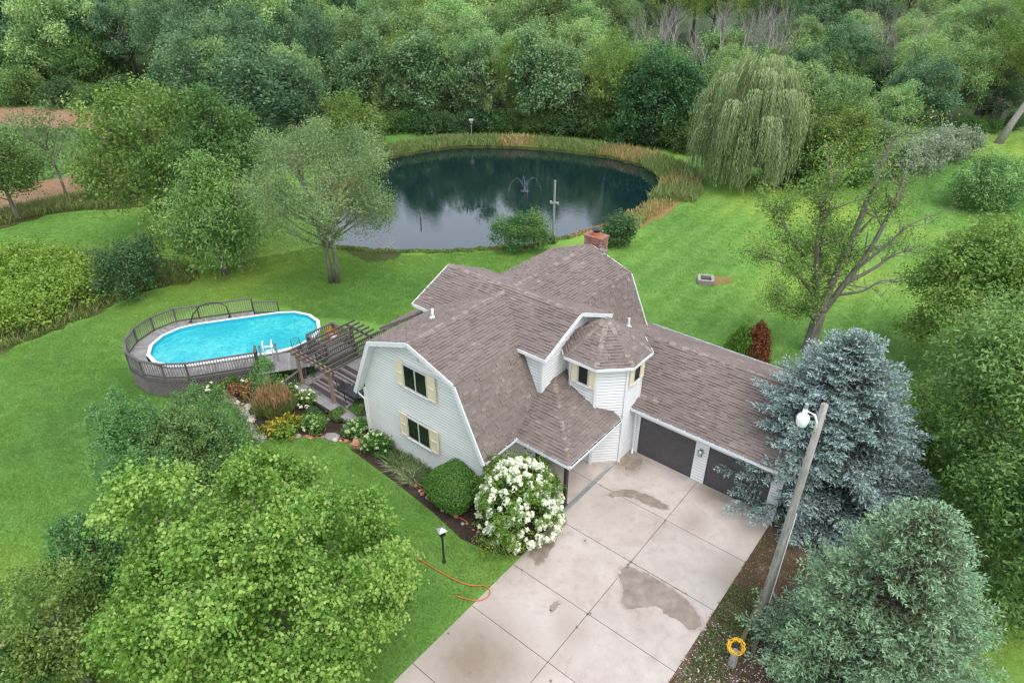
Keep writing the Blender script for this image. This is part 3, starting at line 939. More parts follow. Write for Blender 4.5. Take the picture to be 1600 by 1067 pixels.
for a_, ea, eb, fa, fb_ in ((-13.17,-14.9,-13.15,-13.55,-13.2), (-21.08,-21.05,-19.6,-21.05,-20.7)):
    tr_ = MB()
    for b_ in (18.12, 23.24):
        tr_.bar(L(a_,b_,CE-.09), L(a_,CB,CZ-.09), .05, .17)
    tr_.bar(L(ea,18.12,CE-.08), L(eb,18.12,CE-.08), .05, .15)
    for b_ in (18.15, 23.21):
        tr_.face([L(fa,b_,CE-.13), L(fb_,b_,CE-.13), L(fb_,CB,CZ-.13), L(fa,CB,CZ-.13)])
    tr_.build('gable_trim', M['trim'], house)
def gutter(p, q, out_dir, mat='trim'):
    p, q, n_ = L(*p), L(*q), Vector(out_dir)
    g_ = MB()
    for off, z, w, h, mi in ((.0,-.02,.012,.10,0),(.115,-.005,.014,.115,0),(.057,-.065,.12,.012,0),(.057,-.045,.10,.02,1)):
        g_.bar(p+n_*off+Vector((0,0,z)), q+n_*off+Vector((0,0,z)), w if mi == 0 or 1 else w, h, (0,0,1), mi)
    K = max(2, int((q-p).length/.6))
    for i in range(K+1):
        c = p+(q-p)*(i/K); g_.bar(c+n_*.0+Vector((0,0,.035)), c+n_*.12+Vector((0,0,.035)), .02, .012)
    g_.build('gutter', [M['trim'], M['litter_and_shade']], house)
gutter((-13.31,14.4,2.70), (-13.31,16.36,2.70), (1,0,0))
gutter((-13.30,PB-.01,2.70), (PA+.1,PB-.01,2.70), (0,-1,0))
gutter((PA+.01,PB-.1,2.70), (PA+.01,20.22,2.70), (1,0,0))
gutter((-10.65,21.29,2.68), (-3.6,21.29,2.68), (0,-1,0))
gutter((-21.21,14.4,2.70), (-21.21,18.3,2.70), (-1,0,0))
gutter((-13.6,28.51,2.68), (-3.6,28.51,2.68), (0,1,0))
fb = MB()
fb.bar(L(-10.65,21.45,2.60), L(-3.6,21.45,2.60), .30, .05); fb.bar(L(-3.58,21.3,2.6), L(-3.58,GB,GZ-.1), .05, .17); fb.bar(L(-3.58,28.5,2.6), L(-3.58,GB,GZ-.1), .05, .17)
fb.bar(L(-13.45,14.6,2.60), L(-13.45,16.4,2.60), .3, .04)
fb.build('soffit', M['trim'], house)
pc_ = MB(); pc_.face([L(-13.55,16.5,2.58), L(-10.7,16.5,2.58), L(-10.7,19.9,2.58), L(-13.55,19.9,2.58)]); pc_.bar(L(-13.5,16.5,2.56), L(-10.72,16.5,2.56), .1, .18); pc_.bar(L(-10.72,16.5,2.56), L(-10.72,19.9,2.56), .1, .18)
pc_.build('porch_ceiling', M['trim'], house)
def downspout(pts, mat='trim'):
    d_ = MB(); d_.tube([L(*q) for q in pts], .045, 6); d_.build('downspout', M[mat], house)
downspout([(-21.2,14.45,2.62),(-21.15,14.5,2.45),(-20.95,14.62,2.2),(-20.93,14.63,.25),(-20.95,14.4,.1)])
downspout([(-13.25,14.5,2.62),(-13.5,14.6,2.45),(-13.5,14.61,.25),(-13.4,14.4,.12)], 'grey_metal')
downspout([(-10.6,21.4,2.6),(-10.55,21.55,2.4),(-10.52,21.58,.3),(-10.45,21.4,.1)])
for a_, b_ in ((-10.95,16.75),):
    pp = MB(); pp.box(L(a_,b_,1.3), (.14,.14,2.5)); pp.box(L(a_,b_,.08), (.2,.2,.12)); pp.box(L(a_,b_,2.45), (.2,.2,.1)); pp.build('porch_post', M['post_brown'], house)
ed = empty('entry_door', L(-12.9,19.4,0)); ed.parent = house
ed.location = L(-13.55, 18.6, 0)
d_ = MB(); d_.box((.02,0,1.05), (.06,.92,2.05)); d_.build('door_leaf', M['post_brown'], ed)
d_ = MB(); d_.lathe([(.0,-.03),(.03,-.02),(.03,.02),(0,.03)], (.09,.36,1.0), 8); d_.build('door_knob', M['grey_metal'], ed)
# --- windows --------------------------------------------------------
def window(loc, rz, w, h, sashes, shutter=0, grid=False):
    """local: x along the wall, -y outward"""
    wn_ = empty('window', loc, rz); wn_.parent = house
    f = MB(); t = .055
    f.box((0,-.03,h/2-t/2), (w,.07,t)); f.box((0,-.03,-h/2+t/2), (w,.07,t))
    for s in (-1, 1): f.box((s*(w/2-t/2),-.03,0), (t,.07,h-2*t))
    for k in range(1, sashes): f.box((-w/2+w*k/sashes,-.028,0), (t*1.3,.06,h-2*t))
    f.build('frame', M['window_frame'], wn_)
    s_ = MB(); s_.box((0,-.05,-h/2-.03), (w+.08,.10,.04)); s_.build('sill', M['trim'], wn_)
    for k in range(sashes):
        pw = w/sashes
        pn = MB(); pn.box((-w/2+pw*(k+.5),-.022,0), (pw-t*1.2,.012,h-2*t)); pn.build('pane', M['glass'], wn_)
        sh = MB()
        for sx_ in (-1, 1): sh.box((-w/2+pw*(k+.5)+sx_*(pw/2-t*.95),-.034,0), (.028,.03,h-2*t))
        for sz in (-1, 1): sh.box((-w/2+pw*(k+.5),-.034,sz*(h/2-t*1.2)), (pw-t*2,.03,.028))
        sh.build('sash', M['dark_metal'], wn_)
    if shutter:
        for s in (-1, 1):
            x = s*(w/2+shutter/2+.02)
            b_ = MB(); b_.box((x,-.03,0), (shutter,.03,h+.08))
            for sx_ in (-1, 1): b_.box((x+sx_*(shutter/2-.03),-.055,0), (.06,.025,h+.08))
            for zc in (-h/2+.0, 0, h/2): b_.box((x,-.055,zc), (shutter-.12,.02,.08))
            b_.build('shutter', M['cream'], wn_)
window(L(-17.24,14.645,4.79), 0, 1.42, 1.16, 2, .46)
window(L(-17.30,14.645,2.02), 0, 1.42, 1.16, 2, .46)
window(L(-12.22,19.61,4.66), 0, .56, .95, 1, .30)
window(L(-10.63,21.25,4.66), math.pi/2, .56, .95, 1, .30)
gv = MB(); gv.box(L(-17.2,14.66,6.05), (.34,.05,.44))
for k in range(6): gv.box(L(-17.2,14.63,5.88+k*.067), (.30,.03,.02))
gv.build('gable_vent', M['trim'], house)
wl = empty('wall_lamp', L(-7.35,gb0-.02,1.75)); wl.parent = house
b_ = MB(); b_.box((0,-.02,0), (.14,.04,.2)); b_.bar((0,-.03,.06), (0,-.16,.12), .03, .03); b_.build('bracket', M['grey_metal'], wl)
b_ = MB(); b_.lathe([(.04,.16),(.10,.10),(.12,.06),(.10,-.14),(.05,-.18),(.0,-.19)], (0,-.16,0), 8); b_.build('lantern', M['grey_metal'], wl)
# --- pipes and chimney ------------------------------------------------
for a_, b_, z_ in ((-18.5,17.0,6.2),(-13.2,24.97,4.2)):
    v_ = MB(); v_.tube([L(a_,b_,z_), L(a_,b_,z_+.55)], .06, 10); v_.lathe([(.16,-.02+z_+.12),(.07,z_+.2)], L(a_,b_,0), 10); v_.build('vent_pipe', M['white_plastic'], house)
ch = empty('chimney', L(-17.25, 28.0, 6.0)); ch.parent = house
b_ = MB(); b_.box((0,0,-2.6), (1.06,.66,7.3)); b_.build('mortar_core', M['mortar'], ch)
brick_ms = []
for t in (.1,.35,.5,.7,.95):
    q = MB(); q.box((0,0,0), (.196,.10,.060), None, 0, t); brick_ms.append(q.mesh('brick', M['brick']))
half_ms = []
for t in (.2,.5,.85):
    q = MB(); q.box((0,0,0), (.10,.10,.060), None, 0, t); half_ms.append(q.mesh('brick', M['brick']))
for c in range(17):
    z = 1.05-c*.07-.03
    e = .03 if c < 2 else 0
    for side in range(4):
        ln = 1.06 if side % 2 == 0 else .66
        dep = .33 if side % 2 == 0 else .53
        K = int(round(ln/.21)); off = (c % 2)*.105
        if side == 1 and False: continue
        if side == 2 and c > 6: continue
        for k in range(K+1):
            x = -ln/2 + off + k*.21
            if x < -ln/2+.05 or x > ln/2-.04: 
                continue
            o_ = link('brick', random.choice(brick_ms), None, ch)
            rot = Matrix.Rotation(side*math.pi/2, 4, 'Z')
            o_.matrix_local = rot @ Matrix.Translation((x, -dep+.030-e-random.random()*.005, z))
b_ = MB(); b_.prism([(-.6,-.4),(.6,-.4),(.6,.4),(-.6,.4)], 1.055, 1.11); b_.build('crown', M['brick'], ch)
b_ = MB(); b_.lathe([(.22,1.10),(.20,1.30),(.15,1.30),(.15,1.15)], (0,0,0), 14); b_.build('flue', M['clay'], ch)
b_ = MB(); b_.lathe([(.13,1.28),(.13,1.42)], (0,0,0), 12); b_.lathe([(.30,1.42),(.30,1.45),(.02,1.53)], (0,0,0), 14); b_.build('cowl', M['dark_metal'], ch)
fl = MB(); fl.bar(L(-16.72,27.6,6.60), L(-16.6,27.6,6.56), .3, .01); fl.bar(L(-16.55,27.45,6.53), L(-16.55,27.85,6.53), .3, .01); fl.build('flashing', M['grey_metal'], house)

# ---------------------------------------------------------------- pool
M['deck_wood'] = simple('weathered_deck', (.215,.20,.195), .85, .25, 3.0, .3, 40, tint_amt=.22)
M['rail_wood'] = simple('dark_rail_wood', (.092,.080,.073), .85, .25, 4.0, .2, 40, tint_amt=.2)
M['rail_inner'] = simple('grey_baluster', (.16,.145,.135), .85, .2, 4.0, .2, 40, tint_amt=.25)
M['post_wood'] = simple('brown_post_wood', (.25,.175,.135), .8, .2, 3.0, .3, 40)
M['pool_white'] = simple('pool_rim_white', (.62,.64,.63), .4, .06, 4)
M['liner'] = simple('pool_liner', (.03,.36,.46), .5, .1, 3)
m, nt, p, out = new_mat('pool_water')
ps = pos(nt)
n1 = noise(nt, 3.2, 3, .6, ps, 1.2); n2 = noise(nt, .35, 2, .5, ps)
r1 = ramp(nt, [(.3, (.020,.30,.35)), (.55, (.035,.37,.40)), (.75, (.085,.43,.45))])  # noise in the colour paints caustic ripples onto the water
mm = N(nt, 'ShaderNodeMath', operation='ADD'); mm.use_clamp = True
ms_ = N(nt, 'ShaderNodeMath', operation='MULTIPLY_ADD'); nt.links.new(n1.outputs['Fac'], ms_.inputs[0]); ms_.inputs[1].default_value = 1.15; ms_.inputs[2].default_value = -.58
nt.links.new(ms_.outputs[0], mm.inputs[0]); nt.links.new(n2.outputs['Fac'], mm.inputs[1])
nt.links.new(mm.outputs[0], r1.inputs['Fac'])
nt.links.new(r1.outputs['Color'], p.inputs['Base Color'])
p.inputs['Roughness'].default_value = .06; p.inputs['IOR'].default_value = 1.33
nt.links.new(bump(nt, n1.outputs['Fac'], .25, .05), p.inputs['Normal'])
M['pool_water'] = m

PC, PYAW = Vector((-15.6, 31.72, 0)), R(18)
pool = empty('swimming_pool', PC, PYAW)
tag(pool, 'oval above-ground swimming pool with bright turquoise water and white rim', 'pool')
def stadium(hl, hw, seg=7):
    pts = []
    for sgn in (1, -1):
        for k in range(seg+1):
            an = -math.pi/2 + math.pi*k/seg
            pts.append((sgn*((hl-hw)+hw*math.cos(an)), sgn*hw*math.sin(an)))
    return pts
so, si = stadium(4.65,2.42), stadium(4.45,2.22)
K = len(so)
b_ = MB()
for i in range(K):
    j = (i+1) % K
    b_.face([(*so[i],1.32), (*so[j],1.32), (*si[j],1.32), (*si[i],1.32)])
    b_.face([(*so[i],1.25), (*so[j],1.25), (*so[j],1.32), (*so[i],1.32)])
b_.build('rim', M['pool_white'], pool)
b_ = MB()
wo = stadium(4.55,2.32)
for i in range(K):
    j = (i+1) % K; b_.face([(*wo[i],0), (*wo[j],0), (*wo[j],1.26), (*wo[i],1.26)])
b_.build('wall', M['pool_white'], pool)
b_ = MB()
for i in range(K):
    j = (i+1) % K; b_.face([(*si[j],.1), (*si[i],.1), (*si[i],1.33), (*si[j],1.33)])
b_.face([(*q,.1) for q in si]); b_.build('liner', M['liner'], pool)
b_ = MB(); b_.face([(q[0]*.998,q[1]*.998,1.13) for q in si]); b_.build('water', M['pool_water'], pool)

# ---------------------------------------------------------------- deck round the pool
deck = empty('pool_deck', PC, PYAW)
tag(deck, 'weathered grey wooden deck with railing and lattice skirt wrapping the pool', 'deck')
DZ = 1.2
def ring_path():
    """outer edge of the deck from the top right, round the left end, to the bottom"""
    P_ = [(.85,3.14),(-2.2,3.14)]
    for an in (112, 135, 158, 180, 204, 228, 250):
        r_ = 3.32
        P_.append((-2.23+r_*math.cos(R(an)), r_*1.02*math.sin(R(an))))
    P_ += [(-2.2,-3.5),(1.15,-3.5)]
    return [Vector((x,y,0)) for x, y in P_]
outer = ring_path()
def walk(path, step):
    out_ = []; carry = 0
    for a_, b_ in zip(path, path[1:]):
        Ls = (b_-a_).length; t = carry
        while t < Ls: out_.append(a_+(b_-a_)*(t/Ls)); t += step
        carry = t-Ls
    out_.append(path[-1]); return out_
def to_rim(q):
    cx = max(-2.23, min(2.23, q.x)); d = Vector((q.x-cx, q.y, 0)); d.normalize()
    return Vector((cx,0,0))+d*2.44
ws = walk(outer, .145)
for a_, b_ in zip(ws, ws[1:]):
    ia, ib = to_rim(a_), to_rim(b_)
    g_ = (b_-a_)*.04; gi = (ib-ia)*.04
    q = [a_+g_, b_-g_, ib-gi, ia+gi]
    z = DZ+random.uniform(-.004,.004)
    k_ = MB(); k_.prism([(v.x,v.y) for v in q], z-.035, z, 0, random.random()); k_.build('plank', M['deck_wood'], deck)
for i in range(int(2.9/.145)):            # landing beside the ladder
    x = 1.2+i*.145
    k_ = MB(); k_.box((x+.0725,-3.35,DZ-.018+random.uniform(-.003,.003)), (.139,1.75,.035), None, 0, random.random()); k_.build('plank', M['deck_wood'], deck)
def railing(parent, path, z, h=.9, post=True, mat='rail_wood', bmat='rail_wood', step=.13, tf=None):
    """posts, rails and balusters along a polyline (local to parent)"""
    tf = tf or (lambda q: q)
    bal = MB(); bal.box((0,0,(h-.1)/2+.08), (.036,.036,h-.1), None, 0, .5); bmsh = bal.mesh('baluster', M[bmat])
    bal2 = MB(); bal2.box((0,0,(h-.1)/2+.08), (.036,.036,h-.1), None, 0, .9); bmsh2 = bal2.mesh('baluster', M[bmat])
    for i, q in enumerate(path):
        k_ = MB(); k_.box((0,0,(h+.02)/2-.1), (.09,.09,h+.2), None, 0, random.random()); o_ = k_.build('rail_post', M[mat], parent); o_.location = tf(q)+Vector((0,0,z))
    for a_, b_ in zip(path, path[1:]):
        a_, b_ = tf(a_), tf(b_)
        k_ = MB(); k_.bar(a_+Vector((0,0,z+h)), b_+Vector((0,0,z+h)), .14, .04, tint=random.random()); k_.build('top_rail', M[mat], parent)
        k_ = MB(); k_.bar(a_+Vector((0,0,z+.08)), b_+Vector((0,0,z+.08)), .04, .09, tint=random.random()); k_.build('bottom_rail', M[mat], parent)
        d_ = b_-a_; n_ = max(1, int(d_.length/step)); an = math.atan2(d_.y, d_.x)
        for i in range(1, n_):
            o_ = link('baluster', random.choice((bmsh, bmsh2)), None, parent); o_.location = a_+d_*(i/n_)+Vector((0,0,z)); o_.rotation_euler.z = an
rail_path = [Vector((2.0,2.62,0))] + outer
railing(deck, outer, DZ, .9, bmat='rail_inner')
railing(deck, [Vector((1.15,-3.5,0)), Vector((1.15,-2.75,0))], DZ, .9)
railing(deck, [Vector((.85,3.14,0)), Vector((2.3,2.75,0))], DZ-.15, .8, bmat='rail_inner')
st = MB()
for k in range(3): st.box((1.1+k*.28,2.85,DZ-.2-k*.25), (.28,.75,.04), None, 0, random.random())
st.build('steps', M['deck_wood'], deck)
# skirt boards and lattice
sk = MB()
for a_, b_ in zip(outer, outer[1:]):
    sk.bar(a_+Vector((0,0,DZ-.13)), b_+Vector((0,0,DZ-.13)), .05, .19, tint=random.random())
sk.build('rim_joist', M['rail_wood'], deck)
lat = MB()
for a_, b_ in list(zip(outer, outer[1:]))[2:]:
    d_ = b_-a_; Ls = d_.length; d_.normalize(); n_ = int(Ls/.16)
    hgt = .98
    for s_ in (1, -1):
        for i in range(-int(hgt/.16)-1, n_+1):
            x0 = i*.16; x1 = x0+hgt
            t0, t1 = max(0, x0), min(Ls, x1)
            if t1-t0 < .02: continue
            z0, z1 = (t0-x0), (t1-x0)
            if s_ < 0: z0, z1 = hgt-z0, hgt-z1
            lat.bar(a_+d_*t0+Vector((0,0,.03+z0)), a_+d_*t1+Vector((0,0,.03+z1)), .012 if s_ > 0 else .022, .034, d_.cross(Vector((0,0,1))).cross(d_))
o_ = lat.build('lattice', M['rail_inner'], deck); o_['kind'] = 'stuff'
for q in outer[2:]:
    k_ = MB(); k_.box((q.x*.985,q.y*.985,.55), (.09,.09,1.1)); k_.build('support_post', M['rail_wood'], deck)
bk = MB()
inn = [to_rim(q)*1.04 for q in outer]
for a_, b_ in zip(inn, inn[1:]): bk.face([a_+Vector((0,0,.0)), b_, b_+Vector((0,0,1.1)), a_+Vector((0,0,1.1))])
bk.build('shadow_board', M['litter_and_shade'], deck)  # added near-black sheet, stands in for the shade behind the lattice
# ladder
ld = empty('pool_ladder', PC+Matrix.Rotation(PYAW,3,'Z')@Vector((1.75,-2.3,1.2)), PYAW)
tag(ld, 'white pool ladder with two rails dipping into the turquoise water', 'ladder')
for s in (-.22, .22):
    k_ = MB(); k_.tube([(s,-.5,0),(s,-.48,.75),(s,-.38,.9),(s,-.1,.9),(s,.25,.72),(s,.5,-.1)], .028, 8); k_.build('rail', M['white_plastic'], ld, True)
for z in (-.02, .28):
    k_ = MB(); k_.box((0,.44-z*.3,z), (.44,.12,.03)); k_.build('tread', M['white_plastic'], ld)
for i, s in enumerate((-.35, .45)):
    gp = empty('gate_post', PC+Matrix.Rotation(PYAW,3,'Z')@Vector((1.75+s,-3.2,1.2)), PYAW)
    tag(gp, ('left' if i == 0 else 'right')+' grey wooden gate post in front of the pool ladder', 'post', 'gate posts by the pool ladder')
    k_ = MB(); k_.box((0,0,.5), (.1,.1,1.1)); k_.build('shaft', M['deck_wood'], gp)
    k_ = MB(); k_.box((0,0,1.07), (.12,.12,.03)); k_.build('cap', M['rail_wood'], gp)
hp = empty('pool_hoop', PC+Matrix.Rotation(PYAW,3,'Z')@Vector((-1.6,2.85,DZ)), PYAW); tag(hp, 'black curved hoop arching over the deck behind the pool', 'hoop')
k_ = MB(); k_.tube([(-1.1,0,0),(-.85,0,.5),(-.4,0,.95),(.1,0,1.1),(.7,0,1.05),(1.05,0,.7),(1.1,0,0)], .035, 8); k_.build('tube', M['dark_metal'], hp, True)
k_ = MB()
for x in (-1.1, 1.1): k_.box((x,0,.02), (.2,.12,.04))
k_.build('foot', M['dark_metal'], hp)

# ---------------------------------------------------------------- house deck, pergola
hd = empty('house_deck', hab(-24, 16.5, 0), HYAW); tag(hd, 'grey plank deck with railings between the house and the pool', 'deck')
def D(a, b, z=0): return Vector((a+24, b-16.5, z))
LZ = .42
def planks_b(a0, a1, b0, b1, z):
    n_ = int(round((a1-a0)/.145)); w = (a1-a0)/n_
    for i in range(n_):
        k_ = MB(); k_.box(D(a0+w*(i+.5), (b0+b1)/2, z-.018+random.uniform(-.004,.004)), (w-.007, b1-b0, .036), None, 0, random.random()); k_.build('plank', M['deck_wood'], hd)
planks_b(-26.4, -21.25, 14.95, 22.5, LZ)
for k in range(4):
    for a0, a1 in ((-27.1,-21.5),):
        z_ = LZ+random.uniform(-.003,.003)
        b_ = MB(); b_.box(D((a0+a1)/2, 14.40+k*.145, z_-.018), (a1-a0,.138,.036), None, 0, random.random()); b_.build('plank', M['deck_wood'], hd)
planks_b(-27.1, -26.42, 14.95, 16.4, LZ)
planks_b(-28.2, -26.42, 16.45, 18.25, 1.2)
fr = MB(); fr.bar(D(-27.1,14.33,LZ-.13), D(-21.5,14.33,LZ-.13), .04, .2); fr.bar(D(-27.12,14.33,LZ-.13), D(-27.12,16.4,LZ-.13), .04, .2); fr.bar(D(-26.41,16.43,.8), D(-26.41,18.2,.8), .04, .74); fr.bar(D(-28.2,16.43,1.07), D(-26.4,16.43,1.07), .04, .2)
fr.build('rim_joist', M['rail_wood'], hd)
sf = lambda q: q
railing(hd, [D(-28.15,16.5), D(-28.15,18.2), D(-26.45,18.2)], 1.2, .9)
railing(hd, [D(-26.35,18.3), D(-26.35,20.4), D(-26.35,22.45)], LZ, .95)
railing(hd, [D(-28.1,16.5), D(-26.5,16.5)], 1.2, .85)
railing(hd, [D(-26.5,16.5), D(-26.5,18.2)], 1.2, .85)
railing(hd, [D(-26.55,13.9), D(-26.9,15.3)], .45, .7)

pg = empty('pergola', hab(-24.9, 16.6, LZ), HYAW); tag(pg, 'brown wooden pergola with dark slender rafters over the striped rug', 'pergola')
def PQ(a, b, z): return Vector((a+24.9, b-16.6, z-LZ))
for a_, b_ in ((-26.72,14.9),(-23.95,14.86),(-26.72,18.4),(-23.95,18.4)):
    k_ = MB(); k_.box(PQ(a_,b_,LZ+.95), (.15,.15,1.9)); k_.box(PQ(a_,b_,LZ+.05), (.19,.19,.1)); k_.build('post', M['post_wood'] if b_ < 16 else M['rail_wood'], pg)
for b_, m_ in ((14.78,'post_wood'),(14.99,'post_wood'),(18.4,'rail_wood')):
    k_ = MB(); k_.bar(PQ(-27.1,b_,2.28), PQ(-23.6,b_,2.28), .045, .16); k_.build('beam', M[m_], pg)
for i in range(9):
    a_ = -26.95+i*.40
    k_ = MB(); k_.bar(PQ(a_,14.5,2.40), PQ(a_,18.9,2.40), .045, .10); k_.build('rafter', M['rail_wood'], pg)
for a_, s in ((-26.72,1),(-23.95,-1)):
    k_ = MB(); k_.bar(PQ(a_,14.9,1.85), PQ(a_,15.35,2.32), .06, .06); k_.build('brace', M['rail_wood'], pg)
m, nt, p, out = new_mat('striped_rug')
tc = N(nt, 'ShaderNodeTexCoord'); sx = N(nt, 'ShaderNodeSeparateXYZ'); nt.links.new(tc.outputs['Object'], sx.inputs[0])
wv = N(nt, 'ShaderNodeMath', operation='MULTIPLY'); nt.links.new(sx.outputs['Y'], wv.inputs[0]); wv.inputs[1].default_value = 0.9
fr_ = N(nt, 'ShaderNodeMath', operation='FRACT'); nt.links.new(wv.outputs[0], fr_.inputs[0])
rr = ramp(nt, [(0,(.045,.036,.036)),(.18,(.19,.165,.155)),(.30,(.07,.052,.050)),(.42,(.24,.21,.20)),(.50,(.04,.032,.034)),(.68,(.12,.09,.085)),(.80,(.22,.19,.18)),(.88,(.05,.04,.04))], 'CONSTANT'); nt.links.new(fr_.outputs[0], rr.inputs['Fac'])
nt.links.new(rr.outputs['Color'], p.inputs['Base Color']); p.inputs['Roughness'].default_value = .95
nf = noise(nt, 120, 2, .6, tc.outputs['Object']); nt.links.new(bump(nt, nf.outputs['Fac'], .5, .01), p.inputs['Normal'])
M['rug'] = m
rug = MB(); rug.box((0,0,.008), (3.0,2.55,.012))
ro = rug.build('striped_rug', M['rug']); ro.location = hab(-24.75,16.15,LZ+.006); ro.rotation_euler.z = HYAW
tag(ro, 'dark brown and grey striped outdoor rug on the deck under the pergola', 'rug')

def patio_chair(loc, rz, label, mat):
    c = empty('patio_chair', loc, rz); tag(c, label, 'chair', 'patio chairs')
    k_ = MB(); k_.box((0,0,.42), (.5,.5,.03)); k_.build('seat', mat, c)
    k_ = MB()
    for i in range(6): k_.tube([(-.2+i*.08,.24,.44),(-.2+i*.08,.31,.92)], .009, 5)
    k_.tube([(-.24,.24,.44),(-.24,.31,.92),(-.15,.325,.98),(.15,.325,.98),(.24,.31,.92),(.24,.24,.44)], .014, 6); k_.build('backrest', mat, c)
    for x in (-.23,.23):
        for y in (-.23,.23):
            k_ = MB(); k_.tube([(x,y,.42),(x*1.08,y*1.08,0)], .014, 6); k_.build('leg', mat, c)
        k_ = MB(); k_.tube([(x,.27,.66),(x*1.08,0,.67),(x*1.05,-.22,.64),(x,-.23,.42)], .013, 6); k_.build('armrest', mat, c)
    return c
patio_chair(hab(-24.2,15.75,LZ+.02), HYAW+R(200), 'dark metal patio chair standing on the striped rug', M['dark_metal'])
patio_chair(PC+Matrix.Rotation(PYAW,3,'Z')@Vector((3.3,-3.0,DZ)), PYAW+R(20), 'black wrought iron chair beside the pool ladder', M['dark_metal'])
patio_chair(PC+Matrix.Rotation(PYAW,3,'Z')@Vector((3.8,-3.6,DZ)), PYAW+R(150), 'black wrought iron chair nearest the pergola post', M['dark_metal'])
tb_ = empty('patio_table', hab(-23.1,15.6,LZ), HYAW); tag(tb_, 'low dark patio table beside the house wall on the rug deck', 'table')
k_ = MB(); k_.box((0,0,.68), (1.0,.8,.035)); k_.build('table_top', M['dark_metal'], tb_)
for x in (-.44,.44):
    for y in (-.34,.34):
        k_ = MB(); k_.tube([(x,y,.67),(x,y,0)], .02, 6); k_.build('leg', M['dark_metal'], tb_)

# ---------------------------------------------------------------- plants: generators
def yrow(py):
    return G(800, py).y
def zat(y, py):
    k = (533.5-py)/FOCAL; c, s = math.cos(PITCH), math.sin(PITCH)
    return CAM_H + y*(k*c-s)/(c+k*s)
def depth(y, z):
    return y*math.cos(PITCH)-(z-CAM_H)*math.sin(PITCH)
def spot(cx, w, top, bot, by):
    """where a plant stands whose crown shows w wide round column cx, from row top to row bot, rooted at row by"""
    y = yrow(by); zt = zat(y, top); zb = max(0.0, zat(y, bot)); zc = (zt+zb)/2
    d = depth(y, zc)
    return Vector(((cx-800)/FOCAL*d, y, 0)), zt, zb, w/2*d/FOCAL

def lobes_on(c, rad, K, lr, low=-.45):
    """overlapping foliage masses spread over an ellipsoid"""
    out_ = []
    c = np.array(c); rad = np.array(rad)
    g_ = math.pi*(3-math.sqrt(5)); ph = rng.uniform(0, 6.28)
    for i in range(K):
        zz = low+(1-low)*(i+.5)/K; r = math.sqrt(max(0, 1-zz*zz)); an = ph+i*g_
        d = np.array([r*math.cos(an), r*math.sin(an), zz]) + rng.normal(0, .12, 3)
        q = c + d*rad*(1-lr*.75)*rng.uniform(.86,1.08)
        out_.append((q, lr*rad.mean()*rng.uniform(.62, 1.28)))
    out_.append((c+np.array([0,0,rad[2]*.1]), .55*rad.mean()))
    return out_

